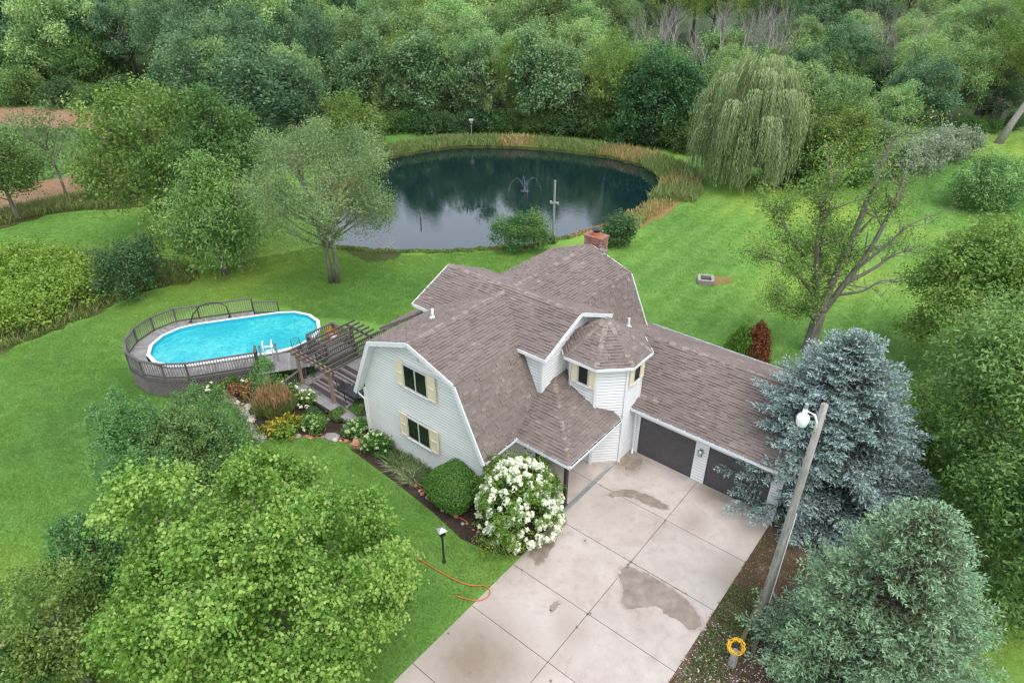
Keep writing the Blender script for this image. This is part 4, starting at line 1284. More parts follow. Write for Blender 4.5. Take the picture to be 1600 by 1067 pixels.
def cloud(lobes, cc, n, leaf, per=26, spread=.45, up=.45, aspect=.55, droop=0., squash=.85, shell=(.7,1.02), sub=7, spray=2.6, rnd=.62, gap=-.75):
    """leaves strung on short sprays that stick out of a two-step heap of foliage masses"""
    lc0 = np.array([l[0] for l in lobes]); lr0 = np.array([l[1] for l in lobes])
    cc = np.array(cc)
    # second step: smaller tufts over every mass
    SL, SR, SP = [], [], []
    for c_, r_ in zip(lc0, lr0):
        od = norm(c_-cc+1e-6)
        d_ = norm(rng.normal(size=(sub,3))+od*.7+np.array([0,0,.3]))
        rr_ = r_*rng.uniform(.28,.55,sub)
        SL.append(c_+d_*(r_*rng.uniform(.55,.98,(sub,1)))*np.array([1,1,squash])); SR.append(rr_); SP.append(np.repeat(rng.normal(0,.12),sub)+rng.normal(0,.10,sub))
    lc = np.concatenate(SL); lr = np.concatenate(SR); lt_ = np.concatenate(SP)
    m_ = max(4, int(n/per))
    w = lr**2; w = w/w.sum()
    M3 = int(m_*3.2)+8
    idx = rng.choice(len(lc), size=M3, p=w)
    od = norm(lc[idx]-cc+rng.normal(0, .2, (M3, 3)))
    d = norm(rng.normal(size=(M3, 3))*.8+od*.6+np.array([0,0,.25]))
    q = lc[idx] + d*lr[idx][:, None]*rng.uniform(.45, 1.08, (M3, 1))*np.array([1,1,squash])
    keep = np.ones(M3, bool)
    for k in range(len(lc0)):
        dd = np.linalg.norm((q-lc0[k])/np.array([1,1,squash]), axis=1)
        keep &= (dd > lr0[k]*.5)
    # open pockets between the sprays
    wv = 6.28/(lr0.mean()*rng.uniform(.7,.9)); ph = rng.uniform(0,6.28,6)
    gp = np.sin(q[:,0]*wv+ph[0]+1.3*np.sin(q[:,2]*wv*.6+ph[3]))+np.sin(q[:,1]*wv+ph[1]+1.3*np.sin(q[:,0]*wv*.7+ph[4]))+np.sin(q[:,2]*wv*1.1+ph[2]+1.1*np.sin(q[:,1]*wv*.8+ph[5]))
    keep &= gp > gap
    q, d, idx = q[keep][:m_], d[keep][:m_], idx[keep][:m_]
    m_ = len(q)
    if m_ == 0: return np.zeros((0,4,3)), np.zeros(0)
    ci = np.repeat(np.arange(m_), per)
    ax = norm(d*.8+rng.normal(0,.45,(m_,3))+np.array([0,0,.15-droop*.8]))
    ln = leaf*per**.5*spray*.45*rng.uniform(.6,1.4,m_)
    u = rng.uniform(-.35,1.0,(m_*per,1))
    sg = leaf*per**.5*spread*.62
    c = q[ci] + ax[ci]*u*ln[ci][:,None] + rng.normal(0, 1, (m_*per, 3))*sg*(1.05-.55*np.clip(u,0,1))
    c[:,2] = np.maximum(c[:,2], .03)
    nr = norm(d[ci]*.4 + np.array([0,0,up]) + rng.normal(0, rnd, (m_*per, 3)))
    sz = leaf*rng.uniform(.6, 1.35, m_*per)
    dirs = norm(rng.normal(size=(m_*per,3))*.7+ax[ci]*.7+np.array([0,0,-droop]))
    t = np.clip(.5+lt_[idx][ci]+np.repeat(rng.normal(0,.18,m_), per)+rng.normal(0,.18,m_*per)+.12*(u[:,0]-.3), 0, 1)
    return leaf_quads(c, nr, sz, aspect, .15, dirs), t

def trunk_mesh(h, r, lobes, mat, forks=1, lean=(0,0), limb_r=.35, wig=.12, sides=8, start=.35, name='trunk', share=1.0):
    b_ = MB()
    for f in range(forks):
        off = Vector((0,0,0)) if forks == 1 else Vector((math.cos(f*6.28/forks)*r*.9, math.sin(f*6.28/forks)*r*.9, 0))
        ang = f*6.28/forks+.5
        K = 7; path = []; rad = []
        for i in range(K+1):
            t = i/K
            p_ = off+Vector((lean[0]*t+random.gauss(0,wig)*t, lean[1]*t+random.gauss(0,wig)*t, h*t))
            if forks > 1: p_ += Vector((math.cos(ang), math.sin(ang), 0))*h*.12*t*t
            path.append(p_); rad.append(max(.015, r*(1-.86*t)*(1.35 if i == 0 else 1)/(1 if forks == 1 else forks**.5)))
        path[0].z = -.1
        b_.tube(path, rad, sides)
        for k, (c, lr) in enumerate(lobes):
            if k % forks != f or random.random() > share: continue
            c = Vector(c)
            t = min(.92, max(start, (c.z-.5*(c.xy.length))/h*.8))
            i = int(t*K); p_ = path[i]+(path[min(i+1,K)]-path[i])*(t*K-i)
            mid = p_+(c-p_)*.5+Vector((0,0,-.06*(c-p_).length+random.gauss(0,.1)))
            r0 = r*limb_r*(1-.6*t)
            b_.tube([p_, mid, c], [r0, r0*.6, r0*.22], 5)
            for _ in range(3):
                e_ = c+Vector((random.gauss(0,.5),random.gauss(0,.5),random.gauss(.1,.45)))*lr
                b_.tube([mid+(c-mid)*random.uniform(.2,.9), (c+e_)/2, e_], [r0*.3, r0*.2, r0*.08], 4)
    return b_.mesh(name, mat, True)

def make_tree(name, loc, zt, zb, rad, label, cat='tree', group=None, K=16, lr=.42, n=9000, leaf=.28, mat='leaf_mid', bark_='bark_grey', tr=None, forks=1, low=-.45, droop=0., aspect=.55, per=26, up=.45, squash=.85, spread=.45, rz=None, ry=None, limbs=.35, share=1.0, shell=(.7,1.02), lean=(0,0), spray=2.2, gap=-.75):
    root = empty(name, loc); tag(root, label, cat, group)
    c = (lean[0], lean[1], (zt*.97+zb)/2); R_ = (rad*.9, (ry or rad)*.9, (zt*.97-zb)/2)
    lb = lobes_on(c, R_, K, lr, low)
    V, t = cloud(lb, c, n, leaf, per, spread, up, aspect, droop, squash, shell, spray=spray, gap=gap)
    link('crown', quads_mesh('crown', V, t, M[mat]), None, root)
    tr = tr or max(.05, .028*zt)
    link('trunk', trunk_mesh(max(.3, zt*.82), tr, lb, M[bark_], forks, lean, limbs, wig=.02*zt, start=.25, share=share), None, root)
    return root

def make_shrub(name, loc, h, rad, label, group=None, n=2500, leaf=.09, mat='leaf_mid', cat='shrub', K=9, lr=.5, low=-.25, ry=None, **kw):
    root = empty(name, loc); tag(root, label, cat, group)
    c = (0,0,h*.48); lb = lobes_on(c, (rad, ry or rad, h*.52), K, lr, low)
    kw.setdefault('spray', .9); kw.setdefault('spread', .36)
    V, t = cloud(lb, c, n, leaf, **kw)
    link('foliage', quads_mesh('foliage', V, t, M[mat]), None, root)
    b_ = MB()
    for q, r_ in lb[:7]:
        b_.tube([(0,0,-.02), (q[0]*.4,q[1]*.4,q[2]*.5), tuple(q)], [.03*h**.5,.02,.008], 5)
    b_.build('stems', M['bark_dark'], root)
    return root

def bare_tree(name, h, r, label, group, mat='bark_pale', depth_=5, seed=0, spread=.5, up=.55, parent_loc=(0,0,0), first=.42, nb0=4, bias=(0,0)):
    rnd = random.Random(seed)
    b_ = MB(); tips = []
    def grow(p_, d_, ln, rad, lv):
        K = 3; path = [p_]; rr_ = [rad]
        for i in range(K):
            d_ = (d_+Vector((rnd.gauss(0,.13),rnd.gauss(0,.13),rnd.gauss(.06,.08)))).normalized()
            path.append(path[-1]+d_*ln/K); rr_.append(rad*(1-.45*(i+1)/K))
        b_.tube(path, rr_, 6 if lv < 2 else (4 if lv < 4 else 3), cap=False)
        if lv >= depth_: tips.append((path[-1], d_)); return
        nb = rnd.choice((2,3,3)) if lv else nb0
        for k in range(nb):
            s_ = path[rnd.choice((1,2,3,3))]
            e_ = (d_*up+Vector((rnd.gauss(bias[0],1),rnd.gauss(bias[1],1),rnd.gauss(.25,.5)))*spread).normalized()
            grow(s_, e_, (h*rnd.uniform(.32,.44) if (lv == 0 and first < .3) else ln*rnd.uniform(.55,.8)), rr_[-1]*(rnd.uniform(.7,.95) if lv == 0 and first < .3 else rnd.uniform(.55,.85)), lv+1)
    grow(Vector((0,0,-.1)), Vector((0,0,1)), h*first, r, 0)
    root = empty(name, parent_loc); tag(root, label, 'tree', group)
    me_ = b_.mesh('trunk', M[mat], True)
    link('trunk', me_, None, root)
    return root, tips

def blades(pts, h, wdt, lean=.35, seg=1):
    """narrow upright blades, one quad each"""
    n = len(pts); pts = np.asarray(pts)
    an = rng.uniform(0, 6.28, n); s_ = np.stack([np.cos(an), np.sin(an), np.zeros(n)], 1)
    l_ = np.stack([rng.normal(0,lean,n), rng.normal(0,lean,n), np.ones(n)], 1)*h[:, None]
    w_ = wdt[:, None]*.5
    mid = pts + l_*.55*np.array([.6,.6,1.05])
    return np.stack([pts-s_*w_*.7, mid+s_*w_*0+s_*w_, pts+l_, mid-s_*w_], 1)

# ---------------------------------------------------------------- foreground and garden trees
make_tree('maple_tree', Vector((-7.25,12.7,0)), 7.4, .9, 4.45, 'large bright green maple filling the lower left foreground', K=36, lr=.27, n=100000, leaf=.112, mat='leaf_maple', bark_='bark_grey', tr=.2, ry=4.2, per=15, aspect=.75, up=.5, low=-.6, spread=.42)

def conifer_shell(name, loc, h, rad, label, mat='leaf_arbor', n=9000, leaf=.16, group=None, top=.25, cat='tree', leaders=1, droop=-.6):
    """dense upright evergreen: sprays over a lumpy cone"""
    root = empty(name, loc); tag(root, label, cat, group)
    def pt(n_):
        z = rng.uniform(0,1,n_)**1.15; an = rng.uniform(0,6.28,n_)
        prof = np.where(z < .25, .85+.6*z, np.clip((1-z)/.75, .0, 1)**.62)
        return z, an, prof
    per = 14; m_ = n//per
    z, an, pr = pt(m_)
    ph = rng.uniform(0,6.28,4)
    lump = 1+.10*np.sin(an*3+ph[0]+z*5)+.08*np.sin(an*5+ph[1]-z*9)+.05*np.sin(z*17+ph[2])
    r = rad*pr*lump*rng.uniform(.82,1.04,m_)
    q = np.stack([r*np.cos(an), r*np.sin(an), .05+z*h*.97], 1)
    if leaders > 1:      # several plumes grown together
        ld_ = rng.integers(0, leaders, m_); la = np.arange(leaders)*6.28/(leaders-1)+rng.normal(0,.25,leaders)
        lo_ = np.where(np.arange(leaders) == 0, 0, rad*.46)*rng.uniform(.85,1.1,leaders); lh = np.where(np.arange(leaders) == 0, 1, rng.uniform(.76,.96,leaders))
        q = np.stack([lo_[ld_]*np.cos(la[ld_])+.56*q[:,0], lo_[ld_]*np.sin(la[ld_])+.56*q[:,1], q[:,2]*lh[ld_]], 1)
    d = norm(np.stack([np.cos(an), np.sin(an), .35+0*an], 1))
    ci = np.repeat(np.arange(m_), per)
    c = q[ci]+rng.normal(0, leaf*.75, (m_*per,3))
    nr = norm(d[ci]*.6+rng.normal(0,.6,(m_*per,3)))
    dirs = norm(d[ci]*.6+np.array([0,0,-droop])+rng.normal(0,.35,(m_*per,3)))
    t = np.clip(np.repeat(rng.normal(.5,.2,m_),per)*.55+rng.normal(.5,.28,m_*per)*.45, 0, 1)
    V = leaf_quads(c, nr, leaf*rng.uniform(.6,1.3,m_*per), .42, .1, dirs)
    link('foliage', quads_mesh('foliage', V, t, M[mat]), None, root)
    b_ = MB(); b_.tube([(0,0,-.1),(0,0,h*.5),(0,0,h*.93)], [.035*h**.7,.02*h**.7,.01], 7); b_.build('trunk', M['bark_dark'], root)
    k_ = .55 if leaders > 1 else 1.0
    c_ = MB(); c_.lathe([(rad*.5*k_,.2),(rad*.62*k_,h*.3*k_),(rad*.32*k_,h*.7*k_),(.02,h*.9*k_)], (0,0,0), 9); c_.build('inner_foliage', M[mat], root)
    return root
for (cx, w, top, bot, by, txt) in ((322,165,598,745,745,'arborvitae nearest the pool, at the back of the evergreen clump'), (212,140,604,790,795,'leftmost tall arborvitae of the evergreen clump behind the maple'), (290,150,632,790,790,'middle arborvitae of the evergreen clump, rising above the maple'), (238,160,700,850,860,'arborvitae at the front of the evergreen clump, touching the maple'), (165,150,800,985,985,'low arborvitae half hidden on the left side of the maple')):
    lo, zt, zb, rd = spot(cx, w, top, bot, by)
    conifer_shell('arborvitae', lo, zt, rd, txt, n=34000, leaf=.115, group='arborvitae clump', leaders=6)
lo, zt, zb, rd = spot(85,150,878,1067,1075)
make_tree('broad_shrub', lo, zt, .05, rd, 'yellow green broad shrub at the lower left below the evergreens', 'shrub', K=14, n=15000, leaf=.10, mat='leaf_yellow', low=-.8)
lo, zt, zb, rd = spot(8,110,985,1120,1120)
make_tree('corner_shrub', lo, zt, .05, rd, 'dark green shrub cut by the lower left corner', 'shrub', K=10, n=8000, leaf=.10, mat='leaf_mid', low=-.8)

def spruce(name, loc, h, rad, label, mat, levels=30, seed=1, brown=.25, ex=.7, ne=2, ns_=1.0, asp=.30):
    rs = np.random.default_rng(seed)
    root = empty(name, loc); tag(root, label, 'tree', 'spruces beside the driveway')
    C, Dr, S, T, U = [], [], [], [], []
    br = MB()
    for lv in range(levels):
        f = (lv+.3)/levels; z = .25+f*(h-.3)
        Ln = rad*(1-f)**ex*(.93 if f > .12 else .80+f) + .10
        nb = int(8+9*(1-f))
        for k in range(nb):
            an = lv*2.4+k*2*math.pi/nb+rs.normal(0,.12)
            if rs.uniform() < .07: continue
            L_ = Ln*rs.uniform(.72,1.12)
            dx, dy = math.cos(an), math.sin(an)
            tilt = -.12+.55*f
            ns = max(3, int(L_/.17))
            br.tube([(0,0,z),(dx*L_*.5,dy*L_*.5,z+L_*.5*tilt-.03*L_),(dx*L_*.97,dy*L_*.97,z+L_*tilt)], [.035*(1-f)+.01,.02*(1-f)+.006,.005], 4, cap=False)
            for i in range(ns):
                t = (i+.6)/ns
                if t < .30 and f < .8: continue
                base = np.array([dx*L_*t, dy*L_*t, z+L_*t*tilt-.05*L_*math.sin(t*3.1)])
                tw = (.50*L_*(1-t)+.16)*rs.uniform(.7,1.1)
                tw = min(tw, .62)
                for s_ in (-1, 1, 0):
                    a2 = an+s_*rs.uniform(.6,.95)
                    td = np.array([math.cos(a2), math.sin(a2), tilt*.7+rs.normal(.12,.10)]); td /= np.linalg.norm(td)
                    if s_ == 0:
                        if t < .8: td = np.array([dx*.4, dy*.4, .8]); td /= np.linalg.norm(td); tl = .16
                        else: tl = .22
                    else: tl = tw
                    m_ = max(2, int(tl/.075))
                    for j in range(m_):
                        u = (j+.5)/m_
                        q = base+td*tl*u
                        tip = u > .55 or s_ == 0
                        for e in range(ne):
                            nd = td*1.0+rs.normal(0,.55,3); nd /= np.linalg.norm(nd)
                            C.append(q+nd*.05); Dr.append(nd); S.append(rs.uniform(.12,.19)*ns_); 
                            T.append(np.clip((rs.normal(.72,.15) if tip else rs.normal(.42,.18))-(brown*rs.uniform(0,1) if (t < .62) else 0), 0, 1))
    # leader
    for j in range(30):
        q = np.array([0,0,h-.35+.45*j/30])
        nd = np.array([rs.normal(0,.5),rs.normal(0,.5),.8]); nd /= np.linalg.norm(nd); C.append(q); Dr.append(nd); S.append(.12); T.append(.7)
    C, Dr, S, T = np.array(C), np.array(Dr), np.array(S), np.array(T)
    nr = norm(rng.normal(size=C.shape)+np.array([0,0,.7]))
    V = leaf_quads(C, norm(nr-Dr*np.sum(nr*Dr,1,keepdims=True)), S, asp, .04, Dr)
    link('needles', quads_mesh('needles', V, T, M[mat]), None, root)
    br.tube([(0,0,-.1),(0,0,h*.5),(0,0,h)], [.16,.09,.015], 8)
    br.build('trunk', M['bark_dark'], root)
    return root
def place_by_top(px, top, by, h=None):
    y = yrow(by); z = zat(y, top); return Vector(((px-800)/FOCAL*depth(y, z), y, 0)), z
lo, zt = place_by_top(1345, 524, 770)
spruce('blue_spruce', lo, zt, 4.85, 'silvery blue spruce standing against the garage corner', 'needle_blue', 40, 3, .55, .66, 3, .92, .28)
lo, zt = place_by_top(1470, 796, 1075)
spruce('green_spruce', lo, zt, 4.05, 'grey green spruce at the lower right beside the utility pole', 'needle_green', 38, 5, .65, .72, 3, .80, .27)

# ---------------------------------------------------------------- mid-ground trees
def T(name, args, label, **kw):
    lo, zt, zb, rd = spot(*args)
    return make_tree(name, lo, zt, zb, rd, label, **kw)
T('ash_tree', (240,195,118,352,368), 'tall yellow green tree left of the pond beside the crop field', K=24, lr=.34, n=30000, leaf=.24, mat='leaf_yellow', droop=.2, low=-.85)
T('young_ash_tree', (345,130,158,330,392), 'slim mid green tree between the tall yellow green tree and the pond', K=18, lr=.36, n=17000, leaf=.22, mat='leaf_mid')
T('walnut_tree', (330,128,248,418,428), 'dark feathery walnut tree at the lawn edge with foliage to the ground', K=22, lr=.34, n=22000, leaf=.26, mat='leaf_walnut', aspect=.32, droop=.3, low=-.8)
T('willow_leaved_tree', (500,232,178,398,441), 'airy grey green tree with a forked grey trunk beside the pond', K=34, lr=.27, n=44000, leaf=.16, mat='leaf_grey', bark_='bark_grey', tr=.24, forks=2, aspect=.35, per=18, spread=.75, limbs=.5, low=-.55, shell=(.4,1.05))
T('edge_tree', (2,88,212,335,345), 'dark tree cut by the left edge beside the field', K=12, n=9000, leaf=.22, mat='leaf_mid')
T('sparse_tree', (72,88,158,278,312), 'thin half bare tree in front of the crop field', K=14, lr=.30, n=1700, leaf=.24, mat='leaf_grey', tr=.14, limbs=.6, per=10, spread=1.0, shell=(.3,1.05))
T('field_edge_tree', (165,75,232,312,315), 'small light green tree at the field edge beside the bank', K=10, n=6000, leaf=.22, mat='leaf_yellow')
T('bank_shrub', (205,108,378,454,455), 'dark round shrub on the rough bank above the pool', cat='shrub', K=16, lr=.4, n=11000, leaf=.15, mat='leaf_dark', low=-.8)
T('pond_bush', (798,62,345,390,390), 'left half of the dense bush pair on the near pond shore', cat='shrub', K=12, n=5000, leaf=.14, mat='leaf_mid', low=-.8)
T('pond_bush', (834,48,334,388,389), 'taller right half of the dense bush pair on the near pond shore', cat='shrub', K=12, n=5000, leaf=.14, mat='leaf_mid', low=-.8)
T('rhododendron_bush', (966,46,338,382,383), 'dark glossy bush with pale spots beside the chimney', cat='shrub', K=10, n=3200, leaf=.20, mat='leaf_dark', low=-.8, per=12)
T('round_tree', (1030,116,82,226,226), 'dense rounded dark green tree right of the pond beside the willow', K=26, lr=.33, n=22000, leaf=.28, mat='leaf_dark', low=-.75, bark_='bark_dark')
T('round_bush', (1538,96,252,322,323), 'dark round bush standing alone on the far right lawn', cat='shrub', K=18, lr=.36, n=13000, leaf=.20, mat='leaf_arbor', low=-.8)
T('round_bush', (1580,60,256,308,310), 'smaller bush touching the right side of the round lawn bush', cat='shrub', K=10, lr=.4, n=5000, leaf=.20, mat='leaf_mid', low=-.8)
T('shrubby_tree', (1295,112,172,282,287), 'yellow green shrubby tree right of the willow', K=18, n=14000, leaf=.24, mat='leaf_yellow', low=-.6)
T('shrubby_tree', (1372,64,196,264,268), 'pale olive shrubby tree between the half bare tree and silver shrubs', K=12, n=7000, leaf=.22, mat='leaf_grey', low=-.6)
T('shrubby_tree', (548,84,152,240,246), 'light yellow green shrubby tree at the left end of the pond', K=14, n=9000, leaf=.24, mat='leaf_yellow', low=-.6)
for i, (cx, w, tp, bt) in enumerate(((1405,56,214,277),(1432,52,209,266),(1458,50,206,258),(1484,46,206,250),(1508,40,208,243))):
    T('silver_shrub', (cx,w,tp,bt,bt+2), ('first and nearest','second','third','fourth','fifth and farthest')[i]+' silvery shrub of the row on the right lawn, counted from the left', cat='shrub', group='row of silvery shrubs', K=10, n=5200, leaf=.20, mat='leaf_silver', low=-.7, lr=.45)
T('right_tree', (1560,230,365,570,575), 'yellow green spreading tree at the right edge behind the spruces', K=26, lr=.32, n=42000, leaf=.18, mat='leaf_yellow', droop=.2, gap=-1.6)
T('locust_tree', (1630,350,490,800,780), 'large feathery mid green tree at the right edge beside the blue spruce', K=40, lr=.30, n=62000, leaf=.19, mat='leaf_walnut', aspect=.42, droop=.4, gap=-1.7, low=-.8)
T('locust_tree', (1640,240,700,930,935), 'lower feathery tree at the right edge beside the green spruce', K=22, lr=.34, n=30000, leaf=.17, mat='leaf_walnut', aspect=.42, droop=.4, gap=-1.7, low=-.9)

# willow: a dome of limbs with hanging strands
lo, zt, zb, rd = spot(1175,156,88,288,288)
wl_ = empty('weeping_willow', lo); tag(wl_, 'large weeping willow with hanging pale green strands right of the pond', 'tree')
lb = lobes_on((0,0,zt*.54), (rd*1.02,rd*1.02,zt*.46), 74, .23, -.70)
bw = trunk_mesh(zt*.75, .42, lb, M['bark_grey'], 1, (0,0), .4, .15)
link('trunk', bw, None, wl_)
Q, Dd, Sz, Tt = [], [], [], []
for q, r_ in lb:
    for _ in range(50):
        an = rng.uniform(0,6.28); u = rng.uniform(.1,1.)
        st = np.array(q)+np.array([math.cos(an)*r_*u, math.sin(an)*r_*u, r_*.75*math.sqrt(max(0,1-u*u))])
        o_ = norm(np.array([st[0],st[1],0.]))
        Ln = rng.uniform(1.2, 3.6)*(.7+.5*np.hypot(st[0],st[1])/rd)
        if st[2] < zt*.5: Ln = rng.uniform(.55,1.0)*(st[2]-.2)
        Ln = min(Ln, st[2]-rng.uniform(.2,1.2)); tn = rng.uniform(.1,.75)
        for k in range(int(max(2, Ln/.22))):
            s_ = k*.22
            p_ = st+o_*(.55*(1-math.exp(-s_*1.1)))+np.array([rng.normal(0,.05),rng.normal(0,.05),-s_+.25*math.exp(-s_*2)])
            Q.append(p_); Dd.append(norm(np.array([rng.normal(0,.22),rng.normal(0,.22),-1.])+o_*.5*math.exp(-s_*1.5))); Sz.append(rng.uniform(.26,.42)); Tt.append(np.clip(tn+rng.normal(0,.1)+.35*math.exp(-s_*1.2),0,1))
Q, Dd, Sz, Tt = np.array(Q), np.array(Dd), np.array(Sz), np.array(Tt)
nr = norm(rng.normal(size=Q.shape)*.8+norm(Q*np.array([1,1,0]))*.8+np.array([0,0,.5]))
link('crown', quads_mesh('crown', leaf_quads(Q, norm(nr-Dd*np.sum(nr*Dd,1,keepdims=True)), Sz, .26, .05, Dd), Tt, M['leaf_willow']), None, wl_)

# half bare tree behind the garage: upright leaders, thin foliage on the left, bare limbs on the right
hb_ = empty('half_bare_tree', G(1262,548)); tag(hb_, 'half bare tree with dark forked trunk and sparse foliage behind the garage', 'tree')
b_ = MB(); hrn = random.Random(11); tips = []
def limb(path, r0, r1, n=7):
    path = smooth_open_([Vector(q) for q in path], 4)
    K_ = len(path); b_.tube(path, [r0+(r1-r0)*i/(K_-1) for i in range(K_)], n); return path
def smooth_open_(pts, per=6):
    out_ = []
    for i in range(len(pts)-1):
        p0, p1, p2, p3 = pts[max(i-1,0)], pts[i], pts[i+1], pts[min(i+2,len(pts)-1)]
        for k in range(per):
            t = k/per; out_.append(0.5*((2*p1)+(p2-p0)*t+(2*p0-5*p1+4*p2-p3)*t*t+(3*p1-p0-3*p2+p3)*t**3))
    return out_+[pts[-1]]
def twigs(path, r, n, ln, leafy, lv=0, t0=.25):
    for _ in range(n):
        i = hrn.randrange(int(len(path)*t0), len(path)); p_ = path[i]
        d0 = (path[min(i+1,len(path)-1)]-path[max(i-1,0)]).normalized()
        d_ = (d0*.7+Vector((hrn.gauss(0,.75),hrn.gauss(0,.75),hrn.gauss(.15,.4)))).normalized(); L_ = ln*hrn.uniform(.5,1.2)
        q = [p_, p_+d_*L_*.5+Vector((0,0,hrn.gauss(0,.1))), p_+d_*L_+Vector((hrn.gauss(0,.15),hrn.gauss(0,.15),hrn.gauss(.05,.15)))]
        b_.tube(q, [r,r*.7,r*.3], 4 if lv else 5, cap=False)
        if lv < 2: twigs(q, r*.5, 3, ln*.5, leafy, lv+1, .3)
        elif leafy > hrn.random(): tips.append(q[-1])
        if lv == 1 and leafy > hrn.random(): tips.append(q[1])
trunk_ = limb([(0,0,-.1),(.05,0,1.3),(.1,0,2.6)], .42, .32, 10)
for path, r0, r1, n, ln, leafy in (
        ([(.05,0,2.2),(-.5,.1,4.2),(-.9,.2,6.4),(-1.1,.3,9.0),(-1.0,.3,10.4)], .24, .05, 11, 1.5, .85),
        ([(.1,0,2.4),(.35,0,4.6),(.75,0,7.2),(1.1,.1,9.8),(1.45,.2,12.2)], .26, .05, 12, 1.5, .7),
        ([(.15,0,2.3),(.9,-.2,4.4),(1.7,-.3,6.6),(2.2,-.2,8.8),(2.5,0,10.6)], .21, .04, 9, 1.3, .18),
        ([(0,.1,2.2),(-.2,.8,4.4),(-.4,1.1,6.8),(-.3,1.2,9.6)], .19, .04, 10, 1.5, .85),
        ([(-.3,.05,3.4),(-1.4,-.1,4.6),(-2.6,-.2,5.6),(-3.9,-.2,6.1)], .13, .03, 10, 1.3, .9),
        ([(-.6,.1,4.8),(-1.8,.3,6.2),(-2.9,.3,7.6),(-3.6,.4,8.6)], .12, .03, 10, 1.3, .9),
        ([(0,0,2.0),(-1.0,-.3,2.9),(-2.1,-.5,3.2),(-3.1,-.6,3.9)], .11, .02, 8, 1.0, .75),
        ([(.9,-.2,4.4),(2.2,-.4,5.5),(2.9,-.4,6.2),(3.9,-.3,6.5)], .11, .02, 8, 1.0, .03),
        ([(1.3,-.3,5.4),(2.6,-.3,6.9),(3.4,-.2,7.8),(4.4,0,8.2)], .10, .02, 8, 1.0, .03),
        ([(.7,-.1,3.7),(1.9,-.4,4.1),(2.6,-.5,4.7),(3.4,-.6,4.9)], .09, .02, 7, .9, .03),
        ([(.6,0,6.6),(1.8,.5,8.0),(2.9,.7,9.0)], .09, .02, 7, 1.0, .35)):
    twigs(limb(path, r0, r1), r0*.28, n, ln, leafy)
b_.build('trunk', M['bark_grey'], hb_, True)
tp = np.array([list(q) for q in tips])
ci = np.repeat(np.arange(len(tp)), max(5, int(22000/len(tp))))
c = tp[ci]+rng.normal(0,.28,(len(ci),3))
nr = norm(rng.normal(size=c.shape)*.6+np.array([0,0,.6]))
link('crown', quads_mesh('crown', leaf_quads(c, nr, rng.uniform(.09,.17,len(c)), .5), np.clip(rng.normal(.5,.25,len(c)),0,1), M['leaf_yellow']), None, hb_)
# leaning tree at the far right
lt = empty('leaning_tree', G(1560,224)); tag(lt, 'leaning pale trunked tree at the far right edge of the lawn', 'tree')
lb = lobes_on((6.5,0,13.0), (5,5,4), 16, .38)
b_ = MB(); b_.tube([(0,0,-.1),(.9,0,3),(2.2,0,6.5),(3.9,.2,10),(6,0,13.5)], [.5,.36,.3,.22,.08], 9)
for q, r_ in lb: b_.tube([(3.4,.1,9),(4.5+q[0]*.1,q[1]*.4,11),tuple(q)], [.12,.08,.03], 5)
b_.build('trunk', M['bark_pale'], lt, True)
V, t_ = cloud(lb, (6.5,0,13), 10000, .3); link('crown', quads_mesh('crown', V, t_, M['leaf_forest']), None, lt)

# ---------------------------------------------------------------- the wood behind the pond
protos = {}
def proto(key, label, group, n_var, fn):
    protos[key] = [fn(i) for i in range(n_var)]
    for o_ in protos[key]:
        o_['label'] = label; o_['group'] = group; o_['category'] = 'tree'
        o_['used'] = 0
proto('cloud', 'bushy light green tree in the wood behind the pond', 'bushy light green trees of the wood', 4, lambda i: make_tree('bushy_tree', (0,0,0), 12, 1.6, 4.4+.3*i, 'x', K=20, lr=.36, n=13000, spray=1.3, leaf=.30, mat='leaf_forest', low=-.5, bark_='bark_dark', aspect=.5))
proto('dark', 'dense dark green tree in the wood behind the pond', 'dense dark trees of the wood', 3, lambda i: make_tree('dark_tree', (0,0,0), 14, 1.8, 4.6+.4*i, 'x', K=22, lr=.34, n=13000, spray=1.3, leaf=.34, mat='leaf_forest_dark', low=-.6, bark_='bark_dark'))
proto('poplar', 'pale shimmering poplar in the wood behind the pond', 'pale poplars of the wood', 3, lambda i: make_tree('poplar_tree', (0,0,0), 12, 1.0, 2.8+.3*i, 'x', K=20, lr=.36, n=11000, leaf=.30, mat='leaf_poplar', low=-.8, aspect=.75, bark_='bark_pale'))
proto('yellow', 'yellow green feathery tree in the wood behind the pond', 'yellow green trees of the wood', 2, lambda i: make_tree('feathery_tree', (0,0,0), 12, 2.2, 4.4, 'x', K=18, lr=.38, n=12000, spray=1.3, leaf=.28, mat='leaf_yellow', low=-.4, aspect=.4, bark_='bark_dark'))
proto('shrub', 'low green thicket shrub along the edge of the wood', 'thicket shrubs along the wood', 3, lambda i: make_tree('thicket_shrub', (0,0,0), 3.2, .05, 2.3+.3*i, 'x', K=14, lr=.42, n=6500, leaf=.24, mat=('leaf_dark','leaf_mid','leaf_arbor')[i], low=-.6, tr=.06))
for o_ in protos['shrub']: o_['category'] = 'shrub'
proto('bare', 'bare grey leafless tree in the wood behind the pond', 'bare trees of the wood', 3, lambda i: bare_tree('bare_tree', 13, .20, 'x', 'x', 'bark_pale', 6, 40+i, .30, 1.15, (0,0,0), .3, 5)[0])
def put(key, x, y, h, ref, wscale=1.0):
    L_ = protos[key]; o_ = random.choice(L_)
    if o_['used']:
        c = copy_tree(o_)
    else:
        c = o_; o_['used'] = 1
    s = h/ref
    c.location = (x, y, 0); c.rotation_euler = (0, 0, random.uniform(0, 6.28)); c.scale = (s*wscale, s*wscale, s)
    return c
REF = {'cloud': 12, 'dark': 14, 'poplar': 12, 'yellow': 12, 'shrub': 3.2, 'bare': 13}
